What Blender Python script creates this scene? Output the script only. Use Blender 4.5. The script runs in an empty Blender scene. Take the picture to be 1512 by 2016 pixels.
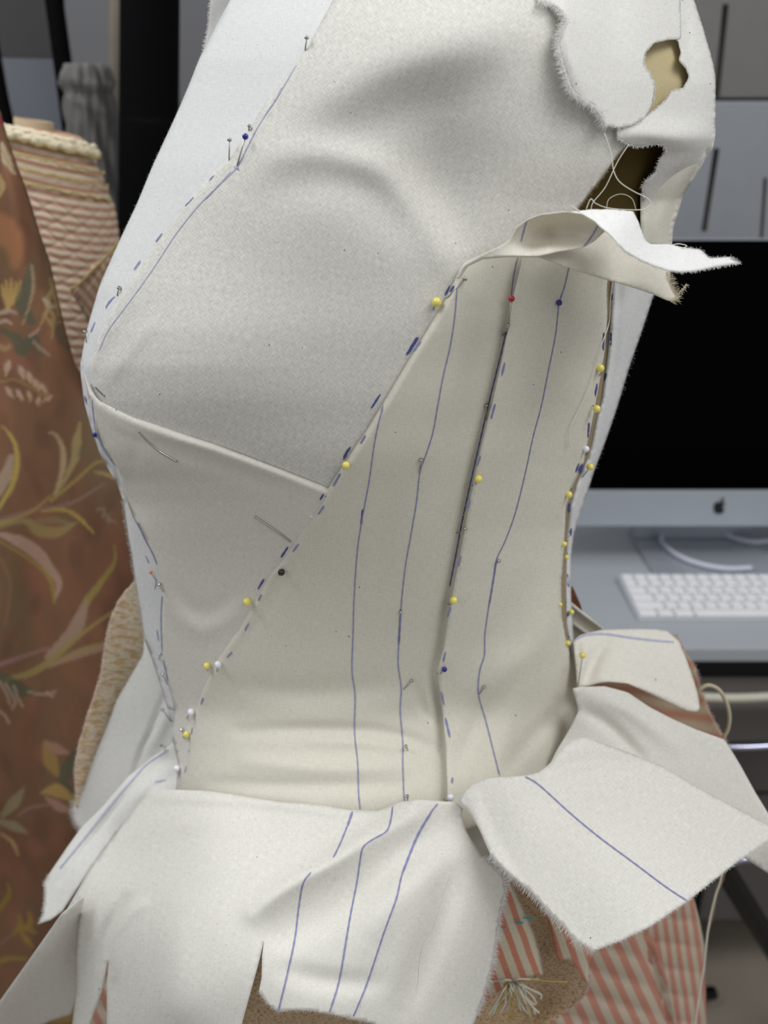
import bpy, bmesh, math, random
import numpy as np
from mathutils import Vector
from mathutils.geometry import delaunay_2d_cdt
random.seed(7); RNG = np.random.default_rng(7)
S = bpy.context.scene
C = S.collection
# ------------------------------------------------------------------ camera
F = 1750.0; PITCH = math.radians(23.0); CAM = np.array([0.0, 0.0, 1.38])
cam_d = bpy.data.cameras.new('camera'); cam = bpy.data.objects.new('camera', cam_d); C.objects.link(cam)
cam.location = CAM; cam.rotation_euler = (math.pi/2 - PITCH, 0, 0)
cam_d.sensor_fit = 'HORIZONTAL'; cam_d.sensor_width = 36; cam_d.lens = 36*F/1512
cam_d.clip_start = .02; cam_d.clip_end = 30
cam_d.dof.use_dof = True; cam_d.dof.focus_distance = .43; cam_d.dof.aperture_fstop = 10.5
S.camera = cam
# ------------------------------------------------------------------ light
w = bpy.data.worlds.new('room_air'); S.world = w; w.use_nodes = True
w.node_tree.nodes['Background'].inputs[0].default_value = (.92, .96, 1.0, 1)
w.node_tree.nodes['Background'].inputs[1].default_value = .36
def area(name, loc, size, power, col, target):
    d = bpy.data.lights.new(name, 'AREA'); d.shape = 'RECTANGLE'; d.size, d.size_y = size; d.energy = power; d.color = col
    o = bpy.data.objects.new(name, d); C.objects.link(o); o.location = loc
    o.rotation_euler = (Vector(target)-Vector(loc)).to_track_quat('-Z', 'Y').to_euler()
    return o
area('ceiling_or_fill_light', (-.95, .62, 2.55), (1.5, .6), 21, (.97, .985, 1), (0, .45, 1.1))
area('ceiling_or_fill_light', (.95, .1, 2.5), (1.2, .5), 13, (.98, .99, 1), (.5, .8, .9))
area('added_fill_light', (-1.4, -.7, 1.9), (1.3, 1.2), 4, (.96, .97, 1), (0, .5, 1.1))  # added fill from camera left, not an actual window
area('ceiling_or_fill_light', (.9, -.9, 2.4), (1.2, .6), 6, (1, .975, .94), (0, .5, 1.0))  # added fill behind the camera, not one of the room's strips
S.view_settings.view_transform = 'Standard'; S.view_settings.look = 'None'
S.view_settings.exposure = 0.0; S.view_settings.gamma = 1; S.view_settings.use_curve_mapping = False
# ------------------------------------------------------------------ projection helpers
cp, sp_ = math.cos(PITCH), math.sin(PITCH)
def rays(px, py):
    cx = (np.asarray(px, float)-756)/F; cy = -(np.asarray(py, float)-1008)/F
    return np.stack([cx, cp+cy*sp_, -sp_+cy*cp], -1)
def at(px, py, Y):                       # the point seen at a pixel that stands Y metres ahead
    d = rays(px, py); return CAM + d*(np.asarray(Y)/d[..., 1])[..., None]
def at_z(px, py, Z):
    d = rays(px, py); return CAM + d*((Z-CAM[2])/d[..., 2])[..., None]
def V(a): return tuple(float(x) for x in a)
def lin(c): return tuple(((x/255+.055)/1.055)**2.4 if x > 10 else x/255/12.92 for x in c)+(1,)
def seglen(P): return np.r_[0, np.cumsum(np.hypot(*np.diff(P, axis=0).T))]
def resample(P, step, closed=False, smooth=False):
    P = np.asarray(P, float)
    if closed: P = np.vstack([P, P[:1]])
    if smooth:
        Q = []
        for i in range(len(P)-1):
            a = P[i-1] if i > 0 else (P[-2] if closed else P[0]); b, c = P[i], P[i+1]
            d = P[i+2] if i+2 < len(P) else (P[1] if closed else P[-1])
            for t in np.linspace(0, 1, 8, endpoint=False):
                Q.append(.5*((2*b)+(-a+c)*t+(2*a-5*b+4*c-d)*t*t+(-a+3*b-3*c+d)*t**3))
        Q.append(P[-1]); P = np.array(Q)
    s = seglen(P); n = max(2, int(round(s[-1]/step))+1); t = np.linspace(0, s[-1], n)
    R = np.stack([np.interp(t, s, P[:, 0]), np.interp(t, s, P[:, 1])], 1)
    return R[:-1] if closed else R
def pdist(P, L, getT=False):             # distance from points to a polyline, arc parameter 0..1
    P = np.asarray(P, float); L = np.asarray(L, float)
    best = np.full(len(P), 1e9); T = np.zeros(len(P)); s = seglen(L); tot = max(s[-1], 1e-6)
    for i in range(len(L)-1):
        a, b = L[i], L[i+1]; ab = b-a; l2 = max(ab@ab, 1e-9)
        t = np.clip(((P-a)@ab)/l2, 0, 1); d = np.hypot(*(P-a-t[:, None]*ab).T)
        m = d < best; best[m] = d[m]; T[m] = (s[i]+t[m]*math.sqrt(l2))[...]/tot
    return (best, T) if getT else best
def inside(P, L):
    x, y = P[:, 0], P[:, 1]; r = np.zeros(len(P), bool); n = len(L)
    for i in range(n):
        x1, y1 = L[i]; x2, y2 = L[(i+1) % n]
        if y1 == y2: continue
        c = ((y1 > y) != (y2 > y)) & (x < (x2-x1)*(y-y1)/(y2-y1)+x1); r ^= c
    return r
def fold_sum(P, folds):
    r = np.zeros(len(P))
    for pl, wd, amp in folds:
        L = resample(pl, 14, smooth=True) if len(pl) > 2 else np.asarray(pl, float)
        d, t = pdist(P, L, True); r += amp*np.exp(-(d/wd)**2)*np.clip(np.sin(math.pi*(t*.86+.07)), 0, 1)**.6
    return r
# ------------------------------------------------------------------ materials
M = {}
class NT:
    def __init__(s, name):
        m = bpy.data.materials.new(name); m.use_nodes = True; s.m = m; s.t = m.node_tree; s.b = s.t.nodes['Principled BSDF']
    def n(s, typ, props=None, **ins):
        x = s.t.nodes.new(typ)
        for k, v in (props or {}).items(): setattr(x, k, v)
        for k, v in ins.items(): s.set(x, k.replace('_', ' '), v)
        return x
    def set(s, x, k, v):
        i = x.inputs[int(k)] if k.strip().isdigit() else x.inputs[k]
        if isinstance(v, bpy.types.NodeSocket): s.t.links.new(v, i)
        elif isinstance(v, bpy.types.Node): s.t.links.new(v.outputs[0], i)
        else: i.default_value = v
    def math(s, op, a, b=0.0):
        x = s.t.nodes.new('ShaderNodeMath'); x.operation = op; s.set(x, '0', a); s.set(x, '1', b); return x.outputs[0]
    def mix(s, f, a, b, mode='MIX'):
        x = s.t.nodes.new('ShaderNodeMix'); x.data_type = 'RGBA'; x.blend_type = mode
        for i, v in ((0, f), (6, a), (7, b)):
            if isinstance(v, bpy.types.NodeSocket): s.t.links.new(v, x.inputs[i])
            else: x.inputs[i].default_value = v
        return x.outputs[2]
    def mapping(s, sc, rot=0, src='UV'):
        tc = s.n('ShaderNodeTexCoord'); mp = s.n('ShaderNodeMapping'); s.t.links.new(tc.outputs[src], mp.inputs[0])
        mp.inputs['Rotation'].default_value = (0, 0, rot); mp.inputs['Scale'].default_value = (*sc, 1) if len(sc) == 2 else sc
        return mp.outputs[0]
    def noise(s, vec, scale=1, detail=2, rough=.5):
        x = s.n('ShaderNodeTexNoise', Scale=scale, Detail=detail, Roughness=rough); s.t.links.new(vec, x.inputs['Vector']); return x.outputs['Fac']
def plain(name, col, rough=.6, metal=0, var=.06, nscale=30, bump=.0, **kw):
    if name in M: return M[name]
    t = NT(name); v = t.mapping((1, 1, 1), src='Object'); nz = t.noise(v, nscale, 4)
    f = t.math('MULTIPLY_ADD', nz, 2*var); f.node.inputs[2].default_value = 1-var
    c = t.mix(1.0, lin(col), f, 'MULTIPLY'); t.set(t.b, 'Base Color', c)
    t.b.inputs['Roughness'].default_value = rough; t.b.inputs['Metallic'].default_value = metal
    for k, q in kw.items(): t.b.inputs[k.replace('_', ' ')].default_value = q
    if bump: b = t.n('ShaderNodeBump', Strength=bump, Distance=.002, Height=nz); t.set(t.b, 'Normal', b)
    M[name] = t.m; return t.m
def stretched(t, rot, a, b, detail=1.5):
    tc = t.n('ShaderNodeTexCoord'); r = t.n('ShaderNodeMapping'); t.t.links.new(tc.outputs['UV'], r.inputs[0]); r.inputs['Rotation'].default_value = (0, 0, rot)
    m = t.n('ShaderNodeMapping'); t.t.links.new(r.outputs[0], m.inputs[0]); m.inputs['Scale'].default_value = (a, b, 1)
    return t.noise(m.outputs[0], 1, detail)
def muslin(name, rot=0.0, col=(232, 228, 216), slub=1.0, weave=1.0, trans=.13):
    if name in M: return M[name]
    t = NT(name); rot = math.radians(rot)
    A = stretched(t, rot, 46, 7); B = stretched(t, rot, 7, 46)
    W = t.math('MULTIPLY', t.math('ADD', A, B), .5)
    S1 = stretched(t, rot, 24, .9, 1); S2 = stretched(t, rot, .9, 24, 1)
    def thr(x, lo): 
        r = t.n('ShaderNodeMapRange', Value=x); r.inputs['From Min'].default_value = lo; r.inputs['From Max'].default_value = lo+.16; return r.outputs[0]
    sl = t.math('ADD', thr(S1, .66), thr(S2, .66))
    f = t.math('MULTIPLY_ADD', W, 1.0*weave); f.node.inputs[2].default_value = 1-.5*weave
    f2 = t.math('ADD', f, t.math('MULTIPLY', sl, .05*slub))
    big = t.noise(t.mapping((.5, .5)), 1, 2); f3 = t.math('ADD', f2, t.math('MULTIPLY', t.math('SUBTRACT', big, .5), .05))
    c = t.mix(1.0, lin(col), f3, 'MULTIPLY')
    vo = t.n('ShaderNodeTexVoronoi', Scale=1.0); mp = t.mapping((2.6, 1.7), .5); t.t.links.new(mp, vo.inputs['Vector'])
    spk = t.math('MULTIPLY', t.math('LESS_THAN', vo.outputs['Distance'], .035), t.math('GREATER_THAN', t.n('ShaderNodeSeparateColor', Color=vo.outputs['Color']).outputs[0], .45))
    vo2 = t.n('ShaderNodeTexVoronoi', Scale=1.0); mp = t.mapping((5.2, 6.6), 1.1); t.t.links.new(mp, vo2.inputs['Vector'])
    spk2 = t.math('MULTIPLY', t.math('LESS_THAN', vo2.outputs['Distance'], .06), .35)
    c = t.mix(t.math('MAXIMUM', t.math('MULTIPLY', spk, .8), spk2), c, lin((96, 82, 62)))
    t.set(t.b, 'Base Color', c); t.b.inputs['Roughness'].default_value = .92; t.b.inputs['Specular IOR Level'].default_value = .15
    bp = t.n('ShaderNodeBump', Strength=.4, Distance=.0002, Height=t.math('ADD', W, t.math('MULTIPLY', sl, .4*slub))); t.set(t.b, 'Normal', bp)
    tr = t.n('ShaderNodeBsdfTranslucent'); t.set(tr, 'Color', t.mix(1.0, c, (1, .93, .78, 1), 'MULTIPLY')); mx = t.n('ShaderNodeMixShader'); mx.inputs[0].default_value = trans
    t.t.links.new(t.b.outputs[0], mx.inputs[1]); t.t.links.new(tr.outputs[0], mx.inputs[2])
    t.t.links.new(mx.outputs[0], t.t.nodes['Material Output'].inputs[0]); M[name] = t.m; return t.m
def striped(name, rot, period, c1, c2, duty=.5, soft=.15, weave=.2, extra=None):
    """woven stripes along UV (100 px = 1 unit), slightly uneven"""
    if name in M: return M[name]
    t = NT(name); tc = t.n('ShaderNodeTexCoord'); r = t.n('ShaderNodeMapping'); t.t.links.new(tc.outputs['UV'], r.inputs[0]); r.inputs['Rotation'].default_value = (0, 0, math.radians(rot))
    x = t.n('ShaderNodeSeparateXYZ', Vector=r.outputs[0]).outputs[0]
    nz = t.noise(t.mapping((1.5, 1.5)), 1, 1); x = t.math('ADD', x, t.math('MULTIPLY', t.math('SUBTRACT', nz, .5), period*.15))
    tri = t.math('ABSOLUTE', t.math('SUBTRACT', t.math('FRACT', t.math('DIVIDE', x, period)), .5))
    mr = t.n('ShaderNodeMapRange', Value=tri); mr.inputs['From Min'].default_value = duty*.5-soft*.5; mr.inputs['From Max'].default_value = duty*.5+soft*.5
    c = t.mix(mr.outputs[0], lin(c1), lin(c2))
    wv = stretched(t, math.radians(rot), 8, 45); f = t.math('MULTIPLY_ADD', wv, weave*2); f.node.inputs[2].default_value = 1-weave
    c = t.mix(1.0, c, f, 'MULTIPLY'); t.set(t.b, 'Base Color', c); t.b.inputs['Roughness'].default_value = .8; t.b.inputs['Specular IOR Level'].default_value = .2
    t.set(t.b, 'Normal', t.n('ShaderNodeBump', Strength=.5, Distance=.0004, Height=wv)); M[name] = t.m; return t.m
def tweed(name, cols, sc=(22, 16), rot=0):
    if name in M: return M[name]
    t = NT(name); vo = t.noise(t.mapping(sc, math.radians(rot)), 1, 2, .6); cr = t.n('ShaderNodeValToRGB', Fac=vo); e = cr.color_ramp.elements
    e[0].position = .32; e[0].color = lin(cols[0]); e[1].position = .68; e[1].color = lin(cols[-1])
    for i, cc in enumerate(cols[1:-1]): q = e.new(.32+.36*(i+1)/(len(cols)-1)); q.color = lin(cc)
    t.set(t.b, 'Base Color', cr.outputs[0]); t.b.inputs['Roughness'].default_value = .95; t.b.inputs['Specular IOR Level'].default_value = .1
    t.set(t.b, 'Normal', t.n('ShaderNodeBump', Strength=.8, Distance=.0008, Height=vo)); M[name] = t.m; return t.m
def printed(name):
    t = NT(name); a = t.n('ShaderNodeAttribute', {'attribute_name': 'Print'}); wv = t.n('ShaderNodeTexWave', Scale=22, Distortion=.4, Detail=1)
    t.t.links.new(t.mapping((1, 1), .85), wv.inputs['Vector']); f = t.math('MULTIPLY_ADD', wv.outputs['Fac'], .22); f.node.inputs[2].default_value = .89
    t.set(t.b, 'Base Color', t.mix(1.0, a.outputs['Color'], f, 'MULTIPLY')); t.b.inputs['Roughness'].default_value = .75; t.b.inputs['Specular IOR Level'].default_value = .25
    t.set(t.b, 'Normal', t.n('ShaderNodeBump', Strength=.4, Distance=.0004, Height=wv.outputs['Fac'])); M[name] = t.m; return t.m
INK = plain('blue_ink', (136, 139, 182), .8, var=.12, nscale=900); INKD = plain('dark_blue_ink', (76, 82, 146), .8, var=.15, nscale=900); INKP = plain('pale_blue_ink', (182, 184, 206), .8)
STEEL = plain('pin_steel', (176, 174, 166), .32, 1)
HEADS = {k: plain(k+'_glass', c, .12, var=.03, Coat_Weight=.5) for k, c in dict(yellow=(238, 224, 112), white=(238, 238, 246), blue=(14, 22, 130), red=(170, 10, 25), black=(8, 8, 10), orange=(240, 120, 30)).items()}
THREAD = plain('cotton_thread', (232, 228, 215), .9); FRAY = plain('frayed_cotton', (238, 237, 234), .95)
# ------------------------------------------------------------------ object helpers
def link(name, me, mat=None, parent=None, smooth=True):
    o = bpy.data.objects.new(name, me); C.objects.link(o)
    if mat is not None: me.materials.append(mat)
    if parent is not None: o.parent = parent
    if smooth: me.shade_smooth()
    return o
def tag(o, label=None, cat=None, group=None, kind=None):
    for k, v in (('label', label), ('category', cat), ('group', group), ('kind', kind)):
        if v: o[k] = v
    return o
def empty(name, loc, label, cat, group=None):
    o = bpy.data.objects.new(name, None); C.objects.link(o); o.location = V(loc); o.empty_display_size = .02; return tag(o, label, cat, group)
def to_parent(o):                         # parts are modelled in world space: bake the parent's place out of the mesh
    p = o.parent; off = Vector((0, 0, 0))
    while p is not None: off += p.location; p = p.parent
    if off.length: o.data.transform(__import__('mathutils').Matrix.Translation(-off))
    return o
def mesh(name, verts, faces, mat=None, parent=None, smooth=True):
    me = bpy.data.meshes.new(name); me.from_pydata([V(v) for v in verts], [], [tuple(f) for f in faces]); me.update()
    return to_parent(link(name, me, mat, parent, smooth))
def box(name, lo, hi, mat, parent=None, bev=.002, seg=2):
    bm = bmesh.new(); bmesh.ops.create_cube(bm, size=1)
    for v in bm.verts: v.co = Vector([lo[i]+(v.co[i]+.5)*(hi[i]-lo[i]) for i in range(3)])
    if bev: bmesh.ops.bevel(bm, geom=bm.edges[:], offset=bev, segments=seg, profile=.6, affect='EDGES')
    me = bpy.data.meshes.new(name); bm.to_mesh(me); bm.free(); return to_parent(link(name, me, mat, parent, False))
def tube_geo(P, R, n=8, cap=True):
    P = [np.asarray(p, float) for p in P]; R = R if hasattr(R, '__len__') else [R]*len(P); vs, fs = [], []; up = None
    for i, p in enumerate(P):
        t = P[min(i+1, len(P)-1)]-P[max(i-1, 0)]; t = t/(np.linalg.norm(t)+1e-12)
        if up is None: up = np.array([0, 0, 1.]) if abs(t[2]) < .9 else np.array([1., 0, 0])
        a = np.cross(t, up); a /= np.linalg.norm(a)+1e-12; b = np.cross(a, t); up = b
        for k in range(n): th = 2*math.pi*k/n; vs.append(p+R[i]*(math.cos(th)*a+math.sin(th)*b))
    for i in range(len(P)-1):
        for k in range(n): fs.append((i*n+k, i*n+(k+1) % n, (i+1)*n+(k+1) % n, (i+1)*n+k))
    if cap: fs += [tuple(range(n))[::-1], tuple((len(P)-1)*n+k for k in range(n))]
    return vs, fs
def tube(name, P, R, mat, parent=None, n=8): v, f = tube_geo(P, R, n); return mesh(name, v, f, mat, parent)
def smooth3(P, k=6):
    P = np.asarray(P, float); Q = []
    for i in range(len(P)-1):
        a, b, c, d = P[max(i-1, 0)], P[i], P[i+1], P[min(i+2, len(P)-1)]
        for t in np.linspace(0, 1, k, endpoint=False): Q.append(.5*((2*b)+(-a+c)*t+(2*a-5*b+4*c-d)*t*t+(-a+3*b-3*c+d)*t**3))
    Q.append(P[-1]); return np.array(Q)
def sheet(name, outline, yfun, mat, parent, step=7, thick=.0005, smooth=True, tear=0.0, uvrot=0, holes=None, color=None, closed_smooth=False):
    """a piece of cloth: an outline, meshed finely, every point placed at its own distance by yfun, then given thickness"""
    B = resample(outline, step, closed=True, smooth=closed_smooth); n = len(B)
    if tear: B = B + RNG.normal(0, tear, B.shape)
    lo, hi = B.min(0), B.max(0); xs = np.arange(lo[0], hi[0], step); ys = np.arange(lo[1], hi[1], step*.9)
    G = np.array([(x+(j % 2)*step*.5, y) for j, y in enumerate(ys) for x in xs])
    m = inside(G, B); G = G[m]; Bc = np.vstack([B, B[:1]]); G = G[pdist(G, Bc) > step*.55]
    P = np.vstack([B, G]); faces_in = [list(range(n))]
    vs, es, fs, *_ = delaunay_2d_cdt([Vector(V(p)) for p in P], [], faces_in, 1, 1e-4)
    P = np.array([(v.x, v.y) for v in vs]); W = at(P[:, 0], P[:, 1], yfun(P))
    fs = [tuple(f) for f in fs]
    a, b, c = (W[[f[i] for f in fs]] for i in range(3)); N = np.cross(b-a, c-a).sum(0)
    ray = W.mean(0)-CAM
    if N@ray > 0: fs = [f[::-1] for f in fs]
    me = bpy.data.meshes.new(name); me.from_pydata([V(p) for p in W], [], fs); me.update()
    uv = me.uv_layers.new(name='UVMap'); li = np.zeros(len(me.loops), np.int32); me.loops.foreach_get('vertex_index', li)
    uv.data.foreach_set('uv', (P[li]/100.).astype(np.float32).ravel())
    if color is not None:
        ca = me.color_attributes.new('Print', 'FLOAT_COLOR', 'POINT'); col = color(P); ca.data.foreach_set('color', np.c_[col, np.ones(len(col))].astype(np.float32).ravel())
    o = to_parent(link(name, me, mat, parent, smooth)); OUT[o.name] = B
    if thick:
        s = o.modifiers.new('thickness', 'SOLIDIFY'); s.thickness = thick; s.offset = -1
    return o
OUT = {}
def tps(pts, lam=0.0):                    # smooth surface through a few known distances
    A = np.array(pts, float); X = A[:, :2]/500; z = A[:, 2]; n = len(A)
    def U(r2): return np.where(r2 > 1e-12, r2*np.log(r2+1e-12), 0)
    K = U(((X[:, None]-X[None])**2).sum(-1))+lam*np.eye(n); Q = np.c_[np.ones(n), X]; L = np.zeros((n+3, n+3)); L[:n, :n] = K; L[:n, n:] = Q; L[n:, :n] = Q.T
    wv = np.linalg.solve(L, np.r_[z, 0, 0, 0])
    def f(P):
        p = np.asarray(P, float)/500; return U(((p[:, None]-X[None])**2).sum(-1))@wv[:n]+np.c_[np.ones(len(p)), p]@wv[n:]
    return f
def ribbon(name, pl, width, yfun, mat, parent, lift=.0008, sm=True):
    L = resample(pl, 5, smooth=sm and len(pl) > 2)
    if len(L) < 2: return
    t = np.gradient(L, axis=0); t /= np.hypot(*t.T)[:, None]+1e-9; nrm = np.c_[-t[:, 1], t[:, 0]]
    wv = width*.5*(1+.18*np.sin(np.arange(len(L))*1.7+RNG.uniform(0, 6))); wv[0] *= .5; wv[-1] *= .5
    a, b = L+nrm*wv[:, None], L-nrm*wv[:, None]
    Wc = [at(q[:, 0], q[:, 1], yfun(q)) for q in (a, b)]; Wc = [CAM+(x-CAM)*(1-lift) for x in Wc]
    n = len(L); vs = np.vstack(Wc); fs = [(i, i+1, n+i+1, n+i) for i in range(n-1)]
    return mesh(name, vs, fs, mat, parent)
def fringe(name, pl, yfun, mat, parent, length=9, per=1.6, width=.9, ang=None, jit=.5, lift=.001, poly=None, flip=False):
    """short loose threads standing off a torn edge"""
    L = resample(pl, per); t = np.gradient(L, axis=0); t /= np.hypot(*t.T)[:, None]+1e-9; vs, fs = [], []
    B = poly if poly is not None else OUT.get(parent.name); sg = 1
    if B is not None and inside(L+5*np.c_[-t[:, 1], t[:, 0]], np.asarray(B, float)).mean() > .5: sg = -1
    for p, q in zip(L, t):
        n = np.array([-q[1], q[0]])*sg; l = length*random.uniform(.35, 1.15)
        d = n*math.cos(j := random.gauss(0, jit))+q*math.sin(j)
        if ang is not None: d = d+np.array(ang); d /= np.hypot(*d)
        p0 = p-d*2.5; p1 = p+d*l*.55+q*random.gauss(0, .6); p2 = p+d*l+q*random.gauss(0, 1.6)
        Y0 = yfun(np.array([p]))[0]; W = [CAM+(at(*r, Y0)-CAM)*(1-lift-random.uniform(0, .003)*k) for k, r in enumerate((p0, p1, p2))]
        v, f = tube_geo(W, [width*.5*Y0/F*1.1, width*.4*Y0/F*1.1, width*.12*Y0/F*1.1], 3, False); o = len(vs); vs += v; fs += [tuple(i+o for i in ff) for ff in f]
    return tag(mesh(name, vs, fs, mat, parent), kind='stuff')
# ------------------------------------------------------------------ the body's surface (distance ahead at each pixel)
rows = np.array([  # y, left, right, centre distance, half depth
 (-200, 540, 1290, .600, .12), (-90, 492, 1345, .580, .13), (0, 452, 1365, .568, .135), (50, 425, 1381, .562, .138), (116, 391, 1401, .556, .14), (165, 372, 1408, .552, .14), (228, 345, 1406, .548, .14), (271, 325, 1403, .545, .14), (325, 300, 1377, .542, .14), (396, 271, 1333, .54, .14), (481, 231, 1316, .54, .14),
 (562, 195, 1294, .54, .14), (648, 170, 1266, .54, .142), (722, 156, 1240, .54, .142), (789, 164, 1220, .538, .14), (832, 175, 1206, .538, .138), (885, 192, 1187, .536, .135), (918, 208, 1174, .535, .132), (948, 228, 1164, .534, .128), (990, 243, 1151, .533, .124), (1042, 250, 1133, .532, .119),
 (1086, 258, 1126, .531, .114), (1143, 266, 1125, .531, .108), (1202, 276, 1126, .531, .102), (1260, 284, 1130, .531, .096), (1330, 296, 1138, .530, .090), (1400, 304, 1146, .530, .085), (1480, 306, 1152, .529, .102), (1560, 300, 1165, .528, .122), (1650, 280, 1200, .525, .132), (1800, 250, 1290, .52, .110), (2100, 200, 1400, .51, .12)])
_y = np.arange(-200, 2101.); _R = [np.interp(_y, rows[:, 0], rows[:, i]) for i in range(1, 5)]
def _sm(a, k): kk = np.exp(-np.linspace(-2, 2, 2*k+1)**2); kk /= kk.sum(); return np.convolve(np.pad(a, k, mode='edge'), kk, 'valid')
_R = [_sm(_R[0], 14), _sm(_R[1], 14), _sm(_R[2], 60), _sm(_R[3], 60)]
def body0(P, grow=1.0, pw=2.25):
    P = np.asarray(P, float); xl, xr, yc, hd = (np.interp(P[:, 1], _y, r) for r in _R)
    u = np.clip(np.abs((P[:, 0]-(xl+xr)/2)/((xr-xl)/2*grow)), 0, .9999); return yc-hd*grow*(1-u**pw)**(1/pw)
FOLDS = [
 ([(900, 552), (862, 480), (812, 405), (745, 335), (650, 305), (560, 305)], 34, -.0034),
 ([(905, 500), (880, 420), (850, 330), (855, 230)], 55, .0046),
 ([(1010, 50), (880, 95), (760, 140), (660, 185), (560, 270), (470, 380)], 70, -.0042),
 ([(1000, 130), (880, 180), (780, 215), (700, 255), (600, 260)], 60, .0042),
 ([(780, 420), (700, 370), (600, 360), (480, 400)], 50, .0022),
 ([(185, 745), (215, 690), (260, 620)], 14, .0022), ([(205, 760), (250, 700), (300, 640)], 13, -.0016),
 ([(300, 1120), (335, 1190), (390, 1240), (440, 1225), (480, 1190)], 18, -.0016),
 ([(330, 1150), (370, 1195), (420, 1200), (470, 1165)], 18, .0012),
 ([(195, 900), (235, 960), (280, 1060), (310, 1140)], 16, -.0016),
 ([(270, 870), (262, 930), (285, 1010)], 16, .0018),
 ([(500, 1395), (640, 1400), (790, 1385), (860, 1395)], 34, -.0026), ([(440, 1350), (600, 1362), (760, 1352)], 22, .0016),
 ([(470, 1440), (600, 1436), (760, 1444), (868, 1480)], 14, .0030), ([(600, 1460), (700, 1462), (795, 1470)], 9, -.0015),
 ([(480, 1500), (640, 1512), (800, 1508)], 15, -.0025), ([(420, 1540), (600, 1548), (790, 1545)], 14, .0025),
 ([(955, 1370), (1000, 1320), (1060, 1270), (1110, 1180)], 28, -.0035), ([(930, 1300), (990, 1230), (1050, 1130)], 30, .0022),
 ([(1000, 1510), (1060, 1440), (1110, 1380), (1130, 1300)], 16, .0040), ([(985, 1500), (1010, 1400), (1040, 1330)], 26, -.0032), ([(900, 1500), (935, 1430), (950, 1380)], 18, .0020),
 ([(870, 1290), (845, 1370), (865, 1440)], 14, -.0022), ([(820, 1350), (838, 1400), (860, 1420)], 10, .0018),
 ([(940, 620), (925, 780), (890, 900), (850, 1000)], 28, .0024), ([(885, 600), (900, 700), (870, 820)], 22, -.0015),
 ([(800, 900), (760, 1000), (740, 1150)], 30, .0012), ([(560, 1120), (520, 1190), (470, 1270)], 18, .0014),
 ([(1060, 600), (1040, 760), (990, 930)], 40, -.0012), ([(1160, 560), (1120, 700), (1060, 900)], 30, .0022),
 ([(1110, 640), (1100, 760), (1060, 880)], 16, -.0012), ([(1210, 620), (1225, 560)], 14, .003),
]
def body(P, grow=1.0):
    P = np.asarray(P, float)
    Y = body0(P, grow) + fold_sum(P, FOLDS)
    Y -= .012*np.exp(-((P[:, 0]-330)/230)**2-((P[:, 1]-735)/210)**2)      # bust
    Y += .012*np.exp(-((P[:, 0]-470)/230)**2-((P[:, 1]-1120)/170)**2)     # below the bust
    Y += .014*np.exp(-((P[:, 0]-870)/150)**2-((P[:, 1]-345)/130)**2)      # hollow before the armhole
    Y -= .007*np.exp(-((P[:, 0]-930)/190)**2-((P[:, 1]-60)/110)**2)
    return Y
def lay(off, roll=(), r=8, extra=(), base=body):
    """a layer of cloth standing off metres nearer than the body, rolling down to it at the given folded edges"""
    def f(P):
        P = np.asarray(P, float); k = np.full(len(P), float(off))
        for e in roll: k *= 1-.5*np.exp(-(pdist(P, np.asarray(e, float))/r)**2)
        return base(P)-k+(fold_sum(P, extra) if extra else 0)
    return f
# ================================================================== SETTING
wallm = plain('grey_painted_wall', (112, 112, 115), .9, nscale=3)
for nm, lo, hi, mt in (('floor', (-3, -1.5, -.05), (3, 2.0, 0), plain('worn_concrete', (158, 148, 134), .55, var=.25, nscale=7)),
                       ('wall_back', (-3, 1.85, 0), (3, 1.95, 2.7), wallm), ('wall_left', (-3.1, -1.5, 0), (-3, 1.95, 2.7), wallm),
                       ('ceiling', (-3.1, -1.5, 2.7), (3.1, 1.95, 2.75), plain('ceiling_white', (205, 205, 205), .9))):
    tag(box(nm, lo, hi, mt, None, 0), kind='structure')
# cupboard fronts above the computer: pale boards with slots between them
def xz(px, py, Y): p = at(px, py, Y); return p[0], p[2]
YB = 1.62
cup = empty('wall_cupboard', (.95, YB, 1.25), 'pale grey wall cupboard with dark finger slots above the black computer screen', 'cupboard')
upm, lom, drk = plain('cupboard_grey_shaded', (112, 110, 106), .6), plain('cupboard_grey_lower', (142, 146, 151), .55), plain('slot_dark', (40, 38, 30), .9)  # upper door: shadow painted in as a darker grey
def slot(p0, p1, hw=4.5):
    a, b = at(*p0, YB-.001), at(*p1, YB-.001); r = hw/F*1.75
    mesh('finger_slot', [a+[-r, 0, 0], a+[r, 0, 0], b+[r, 0, 0], b+[-r, 0, 0], a+[-r*.8, .012, 0], a+[r*.8, .012, 0], b+[r*.8, .012, 0], b+[-r*.8, .012, 0]], [(0, 1, 2, 3), (0, 1, 5, 4), (1, 2, 6, 5), (2, 3, 7, 6), (3, 0, 4, 7), (4, 5, 6, 7)], drk, cup)
zs = at(1400, 196, YB)[2]; zb = at(1400, 500, YB)[2]-.3
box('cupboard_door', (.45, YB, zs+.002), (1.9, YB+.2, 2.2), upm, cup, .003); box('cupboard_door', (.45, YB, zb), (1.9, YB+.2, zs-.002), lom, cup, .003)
slot((1429, 8), (1411, 190)); slot((1411, 292), (1386, 455)); slot((1507, 350), (1499, 470), 2.5)
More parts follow.
